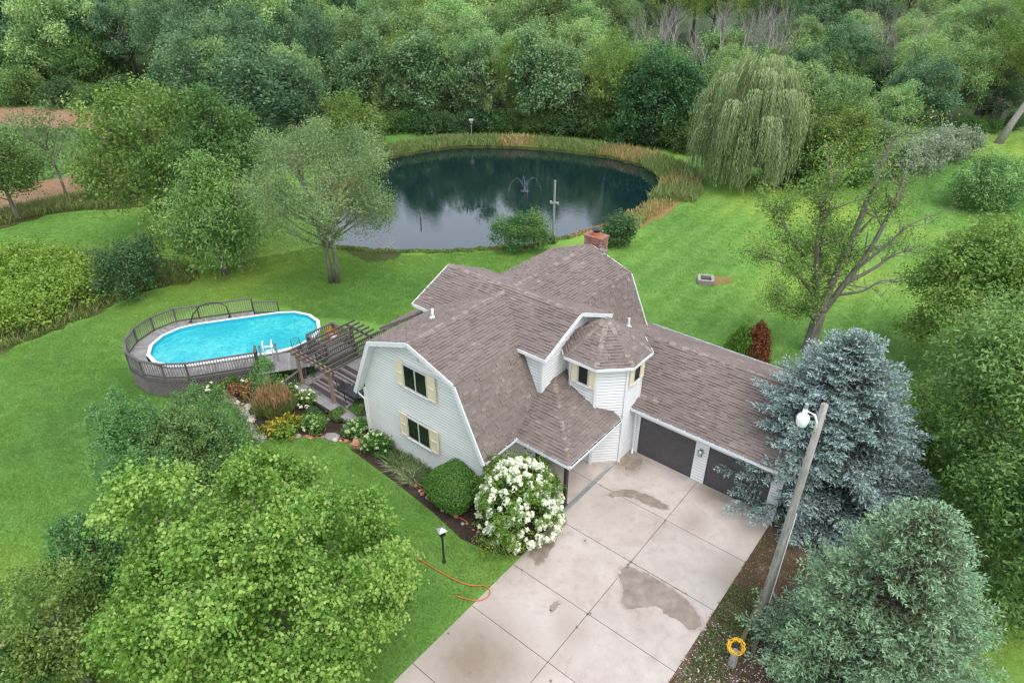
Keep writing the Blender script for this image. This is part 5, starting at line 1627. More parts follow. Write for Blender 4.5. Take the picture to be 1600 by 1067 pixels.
def colpx(x, y, z): return 800+FOCAL*x/depth(y, z)
def xof(px, y, z): return (px-800)/FOCAL*depth(y, z)
# front row seen one by one
for key, cx, w, tp_, by in (('poplar',562,66,60,198),('poplar',655,80,52,200),('cloud',600,70,72,197),('poplar',742,62,68,203),('cloud',705,84,62,196),('yellow',790,70,72,200),('poplar',836,74,55,206),('poplar',893,62,76,208),('yellow',958,84,62,216),('cloud',925,66,60,200),('cloud',1000,80,70,206),('cloud',1090,90,98,214),('yellow',1140,90,104,212),('cloud',620,70,100,199),('cloud',770,60,100,204),('dark',500,80,20,178),('cloud',455,100,62,215),('dark',300,100,64,232),('dark',395,150,72,240),('cloud',340,110,60,222),('dark',470,90,95,228),('cloud',1300,100,118,225),('cloud',1235,110,92,208),('dark',1440,90,85,205),('cloud',1490,90,70,198),('yellow',1560,100,45,196),('cloud',1400,70,130,215),('dark',1555,80,110,200)):
    y = yrow(by); h = zat(y, tp_); x = xof(cx, y, h*.55)
    p_ = put(key, x, y, h, REF[key])
    want = w/2*depth(y, h*.55)/FOCAL
    have = {'cloud': 4.8, 'dark': 5.0, 'poplar': 3.1, 'yellow': 4.4}[key]
    s = want/have; p_.scale = (s, s, h/REF[key])
# understory along the wood's edge and the pond
for cx, by, tp_ in ((585,202,172),(612,206,178),(640,207,180),(668,208,176),(695,208,182),(722,209,184),(752,207,172),(780,207,180),(808,206,182),(830,208,184),(862,208,178),(880,210,176),(905,212,170),(930,213,168),(955,216,186),(972,222,190),(990,226,186),(1062,232,192),(1080,238,205),(1240,290,255),(1225,285,250),(1265,292,240),(1330,285,250),(1410,232,205),(1445,222,200),(1476,216,198),(1515,212,190),(1545,206,186),(1585,202,184),(450,250,215),(430,262,232),(520,245,205),(560,225,190),(195,170,130),(140,168,140),(95,166,132),(40,164,120),(5,163,120),(210,200,165),(1340,240,205),(1370,238,196)):
    y = yrow(by); h = max(1.6, zat(y, tp_)); put('shrub', xof(cx, y, h*.5), y, h, 3.2, random.uniform(.85,1.25)*min(1.1, max(.55, 3.2/h)))
# rows of the wood behind
cnt = 0
for dist, sp in ((97,7.6),(107,7.8),(118,8.2),(130,9),(143,10),(158,11),(176,12.5),(198,14),(225,14)):
    half = .80*depth(dist, 8)+6
    x = -half+random.uniform(0,sp)
    while x < half:
        xx, yy = x+random.gauss(0,sp*.22), dist+random.gauss(0,2.2)
        cpx = colpx(xx, yy, 8)
        x += sp
        if cpx < 195 and yy < 127: continue
        if cpx < 240 and yy < 118: continue
        if 1440 < cpx and yy < 100: continue
        right = cpx > 960
        r_ = random.random()
        bare_zone = (990 < cpx < 1080 and 120 < yy < 165) or (1085 < cpx < 1260 and 112 < yy < 165) or (1280 < cpx < 1430 and 98 < yy < 135)
        if bare_zone and r_ < .86: key = 'bare'
        elif cpx < 560: key = 'dark' if r_ < .5 else ('cloud' if r_ < .93 else 'bare')
        elif right: key = 'cloud' if r_ < .6 else ('yellow' if r_ < .85 else 'dark')
        else: key = 'cloud' if r_ < .6 else ('dark' if r_ < .78 else ('yellow' if r_ < .92 else 'poplar'))
        h = (10.0+(dist-92)*.075)*random.uniform(.76,1.22)
        if right: h *= .90
        if cpx < 500: h *= 1.12
        if 1000 < cpx < 1290 and yy < 126 and key != 'bare': h *= .68
        if key == 'bare': h *= 1.12
        put(key, xx, yy, h, REF[key], random.uniform(.9,1.15)); cnt += 1
for _ in range(70):
    yy = random.uniform(99,150); xx = random.uniform(-1,1)*(.80*depth(yy,6)+4); cpx = colpx(xx, yy, 4)
    if cpx < 240 and yy < 124: continue
    if cpx > 1430 and yy < 104: continue
    put('shrub', xx, yy, random.uniform(3.2,6.0), 3.2, random.uniform(.8,1.0))
for k_ in range(16):
    yy = random.uniform(124,132); put('shrub', xof(random.uniform(-30,190), yy, 3), yy, random.uniform(3.5,6), 3.2, .9)
for _ in range(60):
    yy = random.uniform(116,165); px_ = random.choice((random.uniform(985,1270), random.uniform(985,1270), random.uniform(1280,1430)))
    k_ = random.choice(('bare','bare','bare','bare','shrub')); put(k_, xof(px_, yy, 6), yy, random.uniform(4.5,6.5) if k_ == 'shrub' else random.uniform(12,16.5), REF[k_], 1.0)
print('forest trees', cnt)
for L_ in protos.values():
    for o_ in L_:
        if not o_['used']:
            for ch_ in list(o_.children): bpy.data.objects.remove(ch_)
            bpy.data.objects.remove(o_)
for o_ in list(bpy.data.objects):
    if 'used' in o_.keys():
        del o_['used']
        x_, y_ = o_.location.x, o_.location.y; cp = colpx(x_, y_, 4)
        zone = 'behind the field' if cp < 230 else ('left of the pond' if cp < 560 else ('behind the pond, left half' if cp < 800 else ('behind the pond, right half' if cp < 1040 else ('behind the willow' if cp < 1280 else 'beyond the right lawn'))))
        row = 'front' if y_ < 96 else ('middle' if y_ < 122 else 'back')
        kind_ = o_['label'].split(' in the wood')[0].split(' along the edge')[0]
        o_['label'] = kind_+', '+row+' of the wood '+zone
        o_['group'] = kind_+'s, '+row+' of the wood '+zone

# ---------------------------------------------------------------- garden plants
def flower_meshes(mat, r, n=26, k=4, tall=1.2, pet=.5):
    out_ = []
    for _ in range(k):
        d = norm(rng.normal(size=(n,3))+np.array([0,0,.5]))
        c = d*r*rng.uniform(.6,1.0,(n,1))*np.array([1,1,tall])
        V = leaf_quads(c, norm(d+rng.normal(0,.3,(n,3))), np.full(n, r*pet*1.6), .9, .08)
        out_.append(quads_mesh('flower_head', V, np.clip(rng.normal(.65,.25,n),0,1), M[mat]))
    return out_
fm_big = flower_meshes('petal_white', .125, 34, 5, 1.3)
fm_small = flower_meshes('petal_white', .10, 22, 3, .8)
fm_green = flower_meshes('petal_green', .085, 20, 3, .8)
def add_flowers(root, h, rad, count, meshes, zlow=.15, ry=None):
    for k in range(count):
        zz = zlow+(1-zlow)*rng.uniform(0,1)**.8; an = rng.uniform(0,6.28)
        f = math.sin(math.acos(min(1, max(0, zz*1.15-.15)))) if zz > .3 else .97
        o_ = link('flower_head', meshes[k % len(meshes)], None, root)
        rr_ = rad*f*rng.uniform(1.0,1.12)
        o_.location = (rr_*math.cos(an), (ry or rad)/rad*rr_*math.sin(an), h*zz*1.06)
        o_.rotation_euler = (rng.normal(0,.3), rng.normal(0,.3), an)
        s = rng.uniform(.75,1.25); o_.scale = (s,s,s)
lo, zt, zb, rd = spot(808,148,700,852,850)
lo = G(812,822)
hy = make_shrub('hydrangea_bush', lo, 2.9, 1.6, 'large hydrangea bush covered in white flower heads beside the porch', n=13000, leaf=.11, mat='leaf_box', K=18, lr=.38)
add_flowers(hy, 3.0, 1.62, 295, fm_big, .10)
def dome_bush(name, loc, h, rad, label, mat, n, leaf, cat='shrub', group=None):
    """a sheared bush: leaves packed on a smooth dome"""
    root = empty(name, loc); tag(root, label, cat, group)
    d = norm(rng.normal(size=(n,3))*np.array([1,1,1.0])+np.array([0,0,.25]))
    bumpy = 1+.05*np.sin(d[:,0]*6+1)+.05*np.sin(d[:,1]*7+2)+.04*np.sin(d[:,2]*9)
    c = d*np.array([rad,rad,h*.52])*(bumpy*rng.uniform(.88,1.03,n))[:,None]+np.array([0,0,h*.50])
    c[:,2] = np.maximum(c[:,2], .02)
    V = leaf_quads(c, norm(d*.7+rng.normal(0,.5,(n,3))+np.array([0,0,.3])), leaf*rng.uniform(.6,1.3,n), .6, .15)
    link('foliage', quads_mesh('foliage', V, np.clip(rng.normal(.5,.24,n),0,1), M[mat]), None, root)
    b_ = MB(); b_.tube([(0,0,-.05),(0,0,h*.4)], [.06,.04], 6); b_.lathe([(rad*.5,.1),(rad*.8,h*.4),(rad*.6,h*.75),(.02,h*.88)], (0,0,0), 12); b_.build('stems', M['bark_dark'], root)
    return root
bx_ = dome_bush('clipped_bush', G(712,784), 1.85, 1.15, 'clipped bright green round bush at the corner of the white gable wall', 'leaf_box', 17000, .065)
for i, (px, py, h, r, fl) in enumerate(((336,612,.75,.5,'w'),(361,605,.95,.6,'w'),(380,600,.95,.6,'w'),(402,606,.7,.55,'g'),(440,603,.6,.55,'g'),(452,615,.7,.55,'w'),(481,634,.8,.55,'w'),(491,672,.75,.5,'g'),(557,682,.85,.48,'g'),(590,706,1.0,.68,'g'))):
    txt = ('hydrangea at the left tip of the stone edged bed','second hydrangea from the left below the deck lattice','third hydrangea from the left below the deck lattice','pale hydrangea in front of the small evergreen','pale hydrangea beside the pergola post','white hydrangea between the plume grass and pergola','white hydrangea at the edge of the pergola deck','pale round hydrangea on the open mulch below the deck','pale round hydrangea beside the stepping stones','broad pale hydrangea against the gable wall corner')[i]
    s_ = make_shrub('small_hydrangea', G(px,py), h, r, txt, 'small hydrangeas in the bed', n=1500, leaf=.09, mat='leaf_box', K=8)
    add_flowers(s_, h*1.05, r*1.02, 16 if fl == 'w' else 26, fm_small if fl == 'w' else fm_green, .35)
for i, (px, py, h, r, mt) in enumerate(((490,654,.62,.42,'leaf_dark'),(530,655,.62,.42,'leaf_box'),(556,648,.6,.36,'leaf_box'),(564,640,.6,.38,'leaf_dark'),(567,655,.85,.36,'leaf_yellow'))):
    dome_bush('dwarf_boxwood', G(px,py), h, r, ('dark dwarf boxwood left on the stone line below the deck','bright dwarf boxwood right on the stone line below the deck','bright dwarf boxwood near the downspout','dark dwarf boxwood nearest the house wall','olive upright dwarf shrub beside the downspout')[i], mt, 2600, .05, 'shrub', 'dwarf boxwoods in the bed')
conifer_shell('dwarf_evergreen', G(420,606), 1.9, .85, 'small dark evergreen beside the deck in front of the ladder', 'leaf_arbor', 4000, .11, None, cat='shrub')
make_shrub('deck_shrub', hab(-27.0,15.9), 1.1, .5, 'small green shrub inside the deck corner behind the pergola post', n=1500, leaf=.08, mat='leaf_mid')
for i, (px, py, mt) in enumerate(((430,676,'leaf_gold'),(452,668,'leaf_gold'),(446,682,'leaf_bramble'))):
    make_shrub('hosta', G(px,py), .45, .5, ('golden hosta at the bed edge behind the maple','yellow hosta beside the plume grass','lime green hosta in front of the golden ones')[i], 'hostas', n=420, leaf=.17, mat=mt, K=6, cat='plant', per=10)
for i, (px, py) in enumerate(((368,616),(392,617))):
    make_shrub('russet_plant', G(px,py), .5, .5, ('russet leaved plant behind the edging stones','russet leaved plant left of the plume grass')[i], 'russet plants', n=700, leaf=.10, mat='leaf_russet', K=6, cat='plant')
make_shrub('pink_flower', G(572,692), .4, .25, 'pink flowering plant at the foot of the downspout', n=260, leaf=.09, mat='petal_pink', K=5, cat='plant', per=10)
def grass_clump(name, loc, h, r, n, label, mat, wd=.018, lean=.28, group=None, cat='plant'):
    root = empty(name, loc); tag(root, label, cat, group)
    a_ = rng.uniform(0,6.28,n); rr_ = r*.45*np.sqrt(rng.uniform(0,1,n))
    P_ = np.stack([rr_*np.cos(a_), rr_*np.sin(a_), np.zeros(n)],1)
    hh = h*rng.uniform(.55,1.1,n)
    V = blades(P_, hh, np.full(n, wd), lean)
    V[:,1:,:2] += (P_[:,None,:2]*np.array([.5,1.3,.5])[None,:,None])
    link('blades', quads_mesh('blades', V, np.clip(rng.normal(.45,.25,n),0,1), M[mat]), None, root)
    return root
for i, (px, py) in enumerate(((412,650),(430,655),(448,650),(424,640),(442,640))):
    c_ = grass_clump('plume_grass', G(px,py), 1.15, .62, 420, ('leftmost clump of tall plume grass in the bed','front clump of tall plume grass in the bed','rightmost clump of tall plume grass in the bed','back left clump of tall plume grass','back right clump of tall plume grass')[i], 'tall_grass', .02, .25, 'plume grass clumps')
    n = 170; a_ = rng.uniform(0,6.28,n); rr_ = .5*np.sqrt(rng.uniform(0,1,n))
    P_ = np.stack([rr_*np.cos(a_), rr_*np.sin(a_), rng.uniform(.75,1.15,n)],1)
    V = blades(P_, rng.uniform(.3,.5,n), np.full(n,.045), .2)
    link('plumes', quads_mesh('plumes', V, np.clip(rng.normal(.7,.2,n),0,1), M['plume_grass']), None, c_)
for i, (px, py) in enumerate(((622,732),(648,752),(640,745))):
    grass_clump('variegated_grass', G(px,py), .45, .6, 300, ('left clump of striped pale grass along the gable wall','right clump of striped pale grass along the gable wall','middle clump of striped pale grass along the gable wall')[i], 'variegated', .03, .8, 'striped grass clumps')
# low green border under the gable wall
n = 5200
aa = rng.uniform(-20.6,-14.6,n); bb = rng.uniform(13.75,14.55,n)
P_ = np.array([hab(a_, b_, 0) for a_, b_ in zip(aa, bb)])
V = blades(P_, rng.uniform(.18,.50,n), rng.uniform(.02,.05,n), .5)
o_ = link('border_planting', quads_mesh('border_planting', V, np.clip(rng.normal(.4,.25,n),0,1), M['leaf_mid'])); tag(o_, 'low green border of strappy leaves along the gable wall', 'ground cover', kind='stuff')
V, t_ = cloud([((*hab(-11.7,13.35)[:2],.1),.75),((*hab(-11.1,13.6)[:2],.1),.45)], (*hab(-11.7,13.4)[:2],-.5), 1800, .08)
o_ = link('golden_groundcover', quads_mesh('golden_groundcover', V, t_, M['leaf_bramble'])); tag(o_, 'yellow green ground cover at the foot of the white hydrangea', 'ground cover', kind='stuff')
jn = spot(1140,60,505,560,565)
conifer_shell('green_juniper', G(1153,567), 2.3, .95, 'green half of the juniper pair behind the garage roof', 'leaf_box', 7000, .13, 'juniper pair', cat='shrub', droop=.5)
conifer_shell('brown_juniper', G(1176,571), 2.75, .82, 'dead red brown half of the juniper pair behind the garage roof', 'leaf_brown', 7000, .12, 'juniper pair', cat='shrub', droop=-.6)

# ---------------------------------------------------------------- wild growth nobody could count
def scatter_poly(poly, n):
    P_ = np.array([[q[0],q[1]] for q in poly]); lo_, hi_ = P_.min(0), P_.max(0); out_ = []
    while len(out_) < n:
        c = rng.uniform(lo_, hi_, (n,2))
        x, y = c[:,0], c[:,1]; ins = np.zeros(n, bool); j = len(P_)-1
        for i in range(len(P_)):
            xi, yi, xj, yj = P_[i,0], P_[i,1], P_[j,0], P_[j,1]
            cr = ((yi > y) != (yj > y)) & (x < (xj-xi)*(y-yi)/(yj-yi+1e-12)+xi); ins ^= cr; j = i
        out_ += list(c[ins])
    return np.array(out_[:n])
def stuff(name, V, t_, mat, label, cat):
    o_ = link(name, quads_mesh(name, V, t_, M[mat])); tag(o_, label, cat, kind='stuff'); return o_
# tall grass round the pond
npd = len(pond_lip); pts, hh, tt, kind_ = [], [], [], []
lipA = np.array([[q.x,q.y] for q in pond_lip]); cen = np.array([pc.x,pc.y])
for _ in range(30000):
    i = rng.integers(npd); f = rng.uniform()
    q = lipA[i]*(1-f)+lipA[(i+1) % npd]*f
    o_ = (q-cen)/np.linalg.norm(q-cen)
    far = (q[1]-cen[1])/22.0; right = q[0]-cen[0]
    if far < -.15 and right < 9: wdt, h = .5, .28
    elif far < -.15: wdt, h = 2.0, .5
    else: wdt, h = 3.4 + (.3 if right > 8 else 0), 1.05
    if far < -.15 and rng.uniform() < .5: continue
    u = rng.uniform(-.2,1)
    pts.append([*(q+o_*u*wdt), 0]); hh.append(h*rng.uniform(.5,1.15)*(1-.4*abs(u-.4)))
    tan = .5+.5*math.sin(q[0]*.55+1.3)*math.cos(q[1]*.4+q[0]*.21)+(.08 if (right > 10) else 0)
    kind_.append(tan > .74+rng.normal(0,.10)); tt.append(np.clip(rng.normal(.45,.25),0,1))
pts, hh, tt, kind_ = np.array(pts), np.array(hh), np.array(tt), np.array(kind_)
V = blades(pts, hh, rng.uniform(.05,.11,len(pts)), .35)
stuff('tall_grass', V[~kind_], tt[~kind_], 'tall_grass', 'tall green grass fringing the pond', 'grass')
stuff('dry_grass', V[kind_], tt[kind_], 'tan_grass', 'tan dry grass in patches along the pond shore', 'grass')
# bramble thicket on the bank at the left
poly = [G(*q) for q in ((-120,420),(0,412),(60,410),(110,418),(140,440),(150,462),(150,482),(100,500),(60,515),(0,535),(-120,560))]
c2 = scatter_poly(poly, 900)
lb = [((q[0],q[1],.15+.75*rng.uniform()), rng.uniform(.5,.95)) for q in c2]
V, t_ = cloud(lb, (np.mean(c2[:,0]),np.mean(c2[:,1]),-30), 34000, .18, per=18, up=.7, aspect=.7)
stuff('bramble_thicket', V, t_, 'leaf_bramble', 'bright green bramble thicket covering the bank at the left', 'thicket')
poly2 = [G(*q) for q in ((-120,402),(0,400),(90,395),(165,395),(255,408),(300,415),(310,440),(250,450),(190,470),(150,492),(90,518),(30,540),(-120,590))]
P2 = scatter_poly(poly2, 16000); P_ = np.c_[P2, np.zeros(len(P2))]
stuff('bank_grass', blades(P_, rng.uniform(.25,.75,len(P_)), rng.uniform(.03,.07,len(P_)), .45), np.clip(rng.normal(.35,.3,len(P_)),0,1), 'tall_grass', 'rough grass and weeds on the bank', 'grass')
poly3 = [G(*q) for q in ((-150,362),(0,335),(60,320),(150,304),(220,308),(180,326),(90,333),(0,355),(-150,396))]
P2 = scatter_poly(poly3, 9000); P_ = np.c_[P2, np.zeros(len(P2))]
stuff('field_edge_grass', blades(P_, rng.uniform(.3,1.0,len(P_)), rng.uniform(.04,.08,len(P_)), .4), np.clip(rng.normal(.45,.3,len(P_)),0,1), 'tall_grass', 'rough grass strip between the crop field and lawn', 'grass')
P2 = scatter_poly([G(*q) for q in ((-260,202),(20,200),(95,203),(150,208),(150,245),(120,270),(60,285),(-20,300),(-260,330))], 14000)
stuff('crop_rows', blades(np.c_[P2, np.zeros(len(P2))], rng.uniform(.3,.6,len(P2)), rng.uniform(.12,.25,len(P2)), .6), np.clip(rng.normal(.5,.2,len(P2)),0,1), 'leaf_arbor', 'green crop growing in the field at the left', 'crop')
# weeds in the joints of the driveway
wp = []
for (a0,b0),(a1,b1),n in (((-7.3,15.99),(-4.9,15.99),90),((-7.3,16.0),(-7.3,15.6),40),((-7.3,18.77),(-7.25,18.5),18),((-10.5,18.77),(-9.8,18.77),30),((-7.25,13.1),(-7.3,13.0),20),((-7.3,12.4),(-7.3,12.3),14),((-10.7,16),(-7.3,16),40)):
    for _ in range(n):
        f = rng.uniform(); q = hab(a0+(a1-a0)*f+rng.normal(0,.02), b0+(b1-b0)*f+rng.normal(0,.02), .03); wp.append(q)
stuff('joint_weeds', blades(np.array(wp), rng.uniform(.02,.06,len(wp)), rng.uniform(.015,.03,len(wp)), .8), rng.uniform(.2,.8,len(wp)), 'leaf_mid', 'small green weeds in the driveway joints', 'weeds')
# pebbles and leaf litter on the verge
P2 = scatter_poly([hab(-3.9,15.5), hab(-3.9,11), hab(-2.5,9.3), hab(-.5,10), hab(.8,14), hab(.6,17)], 2600)
cc_ = np.c_[P2, rng.uniform(.015,.035,len(P2))]
M['pebble'] = simple('pebble', (.42,.38,.34), .8, .4, 30)
stuff('pebbles', leaf_quads(cc_, norm(rng.normal(0,.3,cc_.shape)+np.array([0,0,1])), rng.uniform(.03,.08,len(cc_)), .8, .2), rng.uniform(0,1,len(cc_)), 'pebble', 'pale pebbles strewn on the verge round the pole', 'pebbles')
P2 = scatter_poly([hab(-3.93,21.3), hab(-3.95,12.5), hab(-3.9,10.5), hab(-2.6,9.2), hab(-.6,9.5), hab(.6,12), hab(1.0,16), hab(1.0,21)], 5200)
cc_ = np.c_[P2, rng.uniform(.01,.05,len(P2))]
stuff('leaf_litter', leaf_quads(cc_, norm(rng.normal(0,.5,cc_.shape)+np.array([0,0,1])), rng.uniform(.04,.10,len(cc_)), .5, .2), rng.uniform(0,1,len(cc_)), 'leaf_russet', 'brown leaf litter on the verge beside the driveway', 'leaves')
keep = scatter_poly([hab(-3.9,17.5), hab(-3.7,13), hab(-2.9,12), hab(-2.4,15), hab(-2.6,18)], 2600)
stuff('verge_weeds', blades(np.c_[keep, np.zeros(len(keep))], rng.uniform(.04,.12,len(keep)), rng.uniform(.02,.05,len(keep)), .9), rng.uniform(.2,.9,len(keep)), 'leaf_mid', 'low weeds along the driveway edge by the pole', 'weeds')

# lawn blades on the nearer grass, scattered by geometry nodes
tuft = MB()
rt = random.Random(5)
for _ in range(46):
    x, y = rt.uniform(-.15,.15), rt.uniform(-.15,.15); h = rt.uniform(.03,.065); an = rt.uniform(0,6.28); w = .006
    lx, ly = rt.gauss(0,.03), rt.gauss(0,.03)
    tuft.face([(x-math.cos(an)*w,y-math.sin(an)*w,-.005),(x+math.cos(an)*w,y+math.sin(an)*w,-.005),(x+lx,y+ly,h)], 0, rt.random())
tuft_me = tuft.mesh('grass_tuft', M['grass_blade'])
def grass_area(name, polys, dens, label, seed):
    bm_ = bmesh.new()
    for pl_ in polys:
        f = bm_.faces.new([bm_.verts.new((q[0],q[1],0.0)) for q in pl_])
    bm_.normal_update()
    for f in bm_.faces:
        if f.normal.z < 0: f.normal_flip()
    bmesh.ops.triangulate(bm_, faces=bm_.faces[:])
    me_ = bpy.data.meshes.new(name); bm_.to_mesh(me_); bm_.free()
    o_ = link(name, me_, M['grass_blade']); tag(o_, label, 'grass', kind='stuff')
    ng = bpy.data.node_groups.new(name, 'GeometryNodeTree')
    ng.interface.new_socket('Geometry', in_out='INPUT', socket_type='NodeSocketGeometry')
    ng.interface.new_socket('Geometry', in_out='OUTPUT', socket_type='NodeSocketGeometry')
    gi, go = ng.nodes.new('NodeGroupInput'), ng.nodes.new('NodeGroupOutput')
    ds = ng.nodes.new('GeometryNodeDistributePointsOnFaces'); ds.distribute_method = 'POISSON'; ds.inputs['Distance Min'].default_value = dens; ds.inputs['Density Max'].default_value = 1.6/dens**2; ds.inputs['Seed'].default_value = seed
    ip = ng.nodes.new('GeometryNodeInstanceOnPoints')
    src = bpy.data.objects.get('grass_tuft')
    oi_ = ng.nodes.new('GeometryNodeObjectInfo'); oi_.inputs['Object'].default_value = tuft_obj
    oi_.inputs['As Instance'].default_value = True
    rv = ng.nodes.new('FunctionNodeRandomValue'); rv.data_type = 'FLOAT_VECTOR'; rv.inputs[0].default_value = (0,0,0); rv.inputs[1].default_value = (0,0,6.28)
    rs_ = ng.nodes.new('FunctionNodeRandomValue'); rs_.data_type = 'FLOAT'; rs_.inputs[2].default_value = .7; rs_.inputs[3].default_value = 1.5
    lk = ng.links.new
    lk(gi.outputs[0], ds.inputs['Mesh']); lk(ds.outputs['Points'], ip.inputs['Points']); lk(oi_.outputs['Geometry'], ip.inputs['Instance'])
    lk(rv.outputs[0], ip.inputs['Rotation']); lk(rs_.outputs[1], ip.inputs['Scale']); lk(ip.outputs['Instances'], go.inputs[0])
    md = o_.modifiers.new('scatter', 'NODES'); md.node_group = ng
    return o_
tuft_obj = bpy.data.objects.new('grass_tuft', tuft_me)   # only a source for the scatter, not linked to the scene
near = [hab(-10.78,2), hab(-10.78,13.5), hab(-11.5,12.9), hab(-13.1,12.6), hab(-15,12.9), hab(-17.5,13.1), hab(-20.9,13.3)] + [G(*q) for q in ((545,694),(515,688),(480,684),(450,687),(410,687),(384,674),(388,660),(370,645),(345,624),(322,610),(250,612),(205,590),(190,560),(205,530),(245,505),(310,480),(400,465),(430,475),(500,497),(560,500))] + [hab(-26.6,23), hab(-22,28), hab(-17,29)] + [G(930,398), G(850,390), G(700,397), G(640,399), G(560,395), G(505,384), G(420,400), G(300,428), G(250,455), G(190,474), G(150,494), G(90,520), G(30,542), G(-60,575)] + [Vector((-30,10,0)), Vector((-20,4,0))]
grass_area('lawn_grass', [near], .115, 'short mown grass of the lawn round the house and pool', 3)
upper = [G(-80,400), G(0,399), G(90,394), G(170,393), G(250,402), G(310,415), G(420,395), G(500,378), G(520,330), G(545,290), G(470,285), G(330,300), G(240,318), G(185,329), G(90,336), G(0,360), G(-80,378)]
grass_area('upper_lawn_grass', [upper], .21, 'short mown grass of the lawn left of the pond', 5)
back_l = [hab(-3.3,28.6), hab(-13,28.6)] + [G(935,398), G(945,360), G(1000,346), G(1050,312), G(1062,285), G(1085,262), G(1180,272), G(1300,290), G(1420,280), G(1530,236), G(1600,214), G(1900,214), G(1900,700), G(1700,1000), G(1500,1090)] + [hab(3,10), hab(1.3,16), hab(1.3,21), hab(2,24), hab(-3.3,23.5)]
grass_area('back_lawn_grass', [back_l], .21, 'short mown grass of the back lawn behind the garage', 9)

# ---------------------------------------------------------------- stones, paving, small things
M['stone'] = simple('edging_stone', (.36,.32,.28), .9, .3, 5, .5, 18, tint_amt=.3)
M['red_stone'] = simple('reddish_stone', (.34,.17,.11), .9, .3, 6, .5, 18, tint_amt=.3)
M['flag'] = simple('flagstone', (.24,.22,.20), .9, .2, 4, .4, 20)
def rock_mesh(seed, mat):
    bm_ = bmesh.new(); bmesh.ops.create_icosphere(bm_, subdivisions=2, radius=1)
    r_ = random.Random(seed); o_ = Vector((r_.uniform(0,9),r_.uniform(0,9),r_.uniform(0,9)))
    from mathutils import noise as mn
    for v in bm_.verts:
        k = 1+.38*mn.noise(v.co*1.2+o_)+.15*mn.noise(v.co*3+o_); v.co *= k
        if v.co.z < -.4: v.co.z = -.4
    me_ = bpy.data.meshes.new('rock'); bm_.to_mesh(me_); bm_.free(); me_.materials.append(mat)
    at_ = me_.attributes.new('tint','FLOAT','FACE'); at_.data.foreach_set('value', np.full(len(me_.polygons), r_.random(), dtype=np.float32))
    return me_
rocks = [rock_mesh(i, M['stone']) for i in range(6)]; rrocks = [rock_mesh(20+i, M['red_stone']) for i in range(3)]
def rock_row(pxs, step, size, red, label, group, jit=.05):
    path = walk([G(*q) for q in pxs], step)
    for q in path:
        o_ = link('edging_rock', random.choice(rrocks if random.random() < red else rocks))
        s = size*random.uniform(.65,1.35)
        o_.location = q+Vector((random.gauss(0,jit),random.gauss(0,jit),s*.25)); o_.scale = (s,s*random.uniform(.7,1),s*.7); o_.rotation_euler.z = random.uniform(0,6.28)
        tag(o_, label, 'rock', group)
rock_row([(322,606),(350,619),(372,638),(392,655),(388,668),(396,680),(410,686)], .30, .20, .1, 'pale edging rock in the curved border of the mulch bed', 'pale edging rocks of the curved bed')
rock_row([(345,612),(372,628),(388,640)], .33, .17, .15, 'pale rock in the second inner line of the curved bed', 'pale rocks of the inner line')
rock_row([(452,685),(480,683),(510,684),(540,690)], .26, .13, .6, 'reddish edging rock along the bed in front of the deck', 'reddish edging rocks')
rock_row([(478,662),(505,657),(545,656),(556,650)], .30, .10, .0, 'small pale stone in the line between the dwarf boxwoods', 'small pale stones by the boxwoods')
rock_row([(582,704),(600,720),(640,752),(690,792),(740,826),(790,852)], .30, .09, .7, 'small reddish edging stone between lawn and gable wall border', 'small edging stones of the gable border', .06)
o_ = link('red_boulder', rrocks[0]); o_.location = G(559,697)+Vector((0,0,.12)); o_.scale = (.36,.28,.26); tag(o_, 'reddish boulder at the bed corner near the downspout', 'rock')
for i, (px, py, s) in enumerate(((547,668,.42),(520,684,.42),(562,660,.3))):
    pl_ = [(s*random.uniform(.8,1.15)*math.cos(k*6.28/7), .75*s*random.uniform(.8,1.15)*math.sin(k*6.28/7)) for k in range(7)]
    b_ = MB(); b_.prism(pl_, 0, .07); o_ = b_.build('stepping_stone', M['flag']); o_.location = G(px,py)+Vector((0,0,.012)); o_.rotation_euler.z = HYAW+.3*i
    tag(o_, ('flat grey stepping stone in the mulch near the dwarf boxwoods','flat grey stepping stone at the lawn edge of the bed','small stepping stone next to the downspout')[i], 'paving stone', 'stepping stones')
# hose on the lawn
M['hose'] = simple('orange_hose', (.46,.12,.045), .5, .1, 5)
M['yellow'] = simple('yellow_hose', (.75,.42,.03), .5, .1, 5)
def smooth_open(pts, per=6):
    out_ = []
    for i in range(len(pts)-1):
        p0, p1, p2, p3 = pts[max(i-1,0)], pts[i], pts[i+1], pts[min(i+2,len(pts)-1)]
        for k in range(per):
            t = k/per; out_.append(0.5*((2*p1)+(p2-p0)*t+(2*p0-5*p1+4*p2-p3)*t*t+(3*p1-p0-3*p2+p3)*t**3))
    return out_+[pts[-1]]
b_ = MB(); b_.tube(smooth_open([G(x,y,.05) for x, y in ((575,822),(620,852),(663,878),(693,896),(715,907),(735,914),(755,914),(765,922),(762,932),(747,938),(728,935),(712,930))]), .022, 7)
o_ = b_.build('garden_hose', M['hose'], None, True); tag(o_, 'orange garden hose curling across the lawn to the driveway', 'hose')
b_ = MB(); b_.tube(smooth_open([G(x,y,.06) for x, y in ((452,684),(480,680),(515,680),(548,690),(600,716),(640,748),(690,790),(730,815))]), .018, 6)
o_ = b_.build('bed_hose', M['hose'], None, True); tag(o_, 'thin red hose running along the edge of the mulch bed', 'hose')
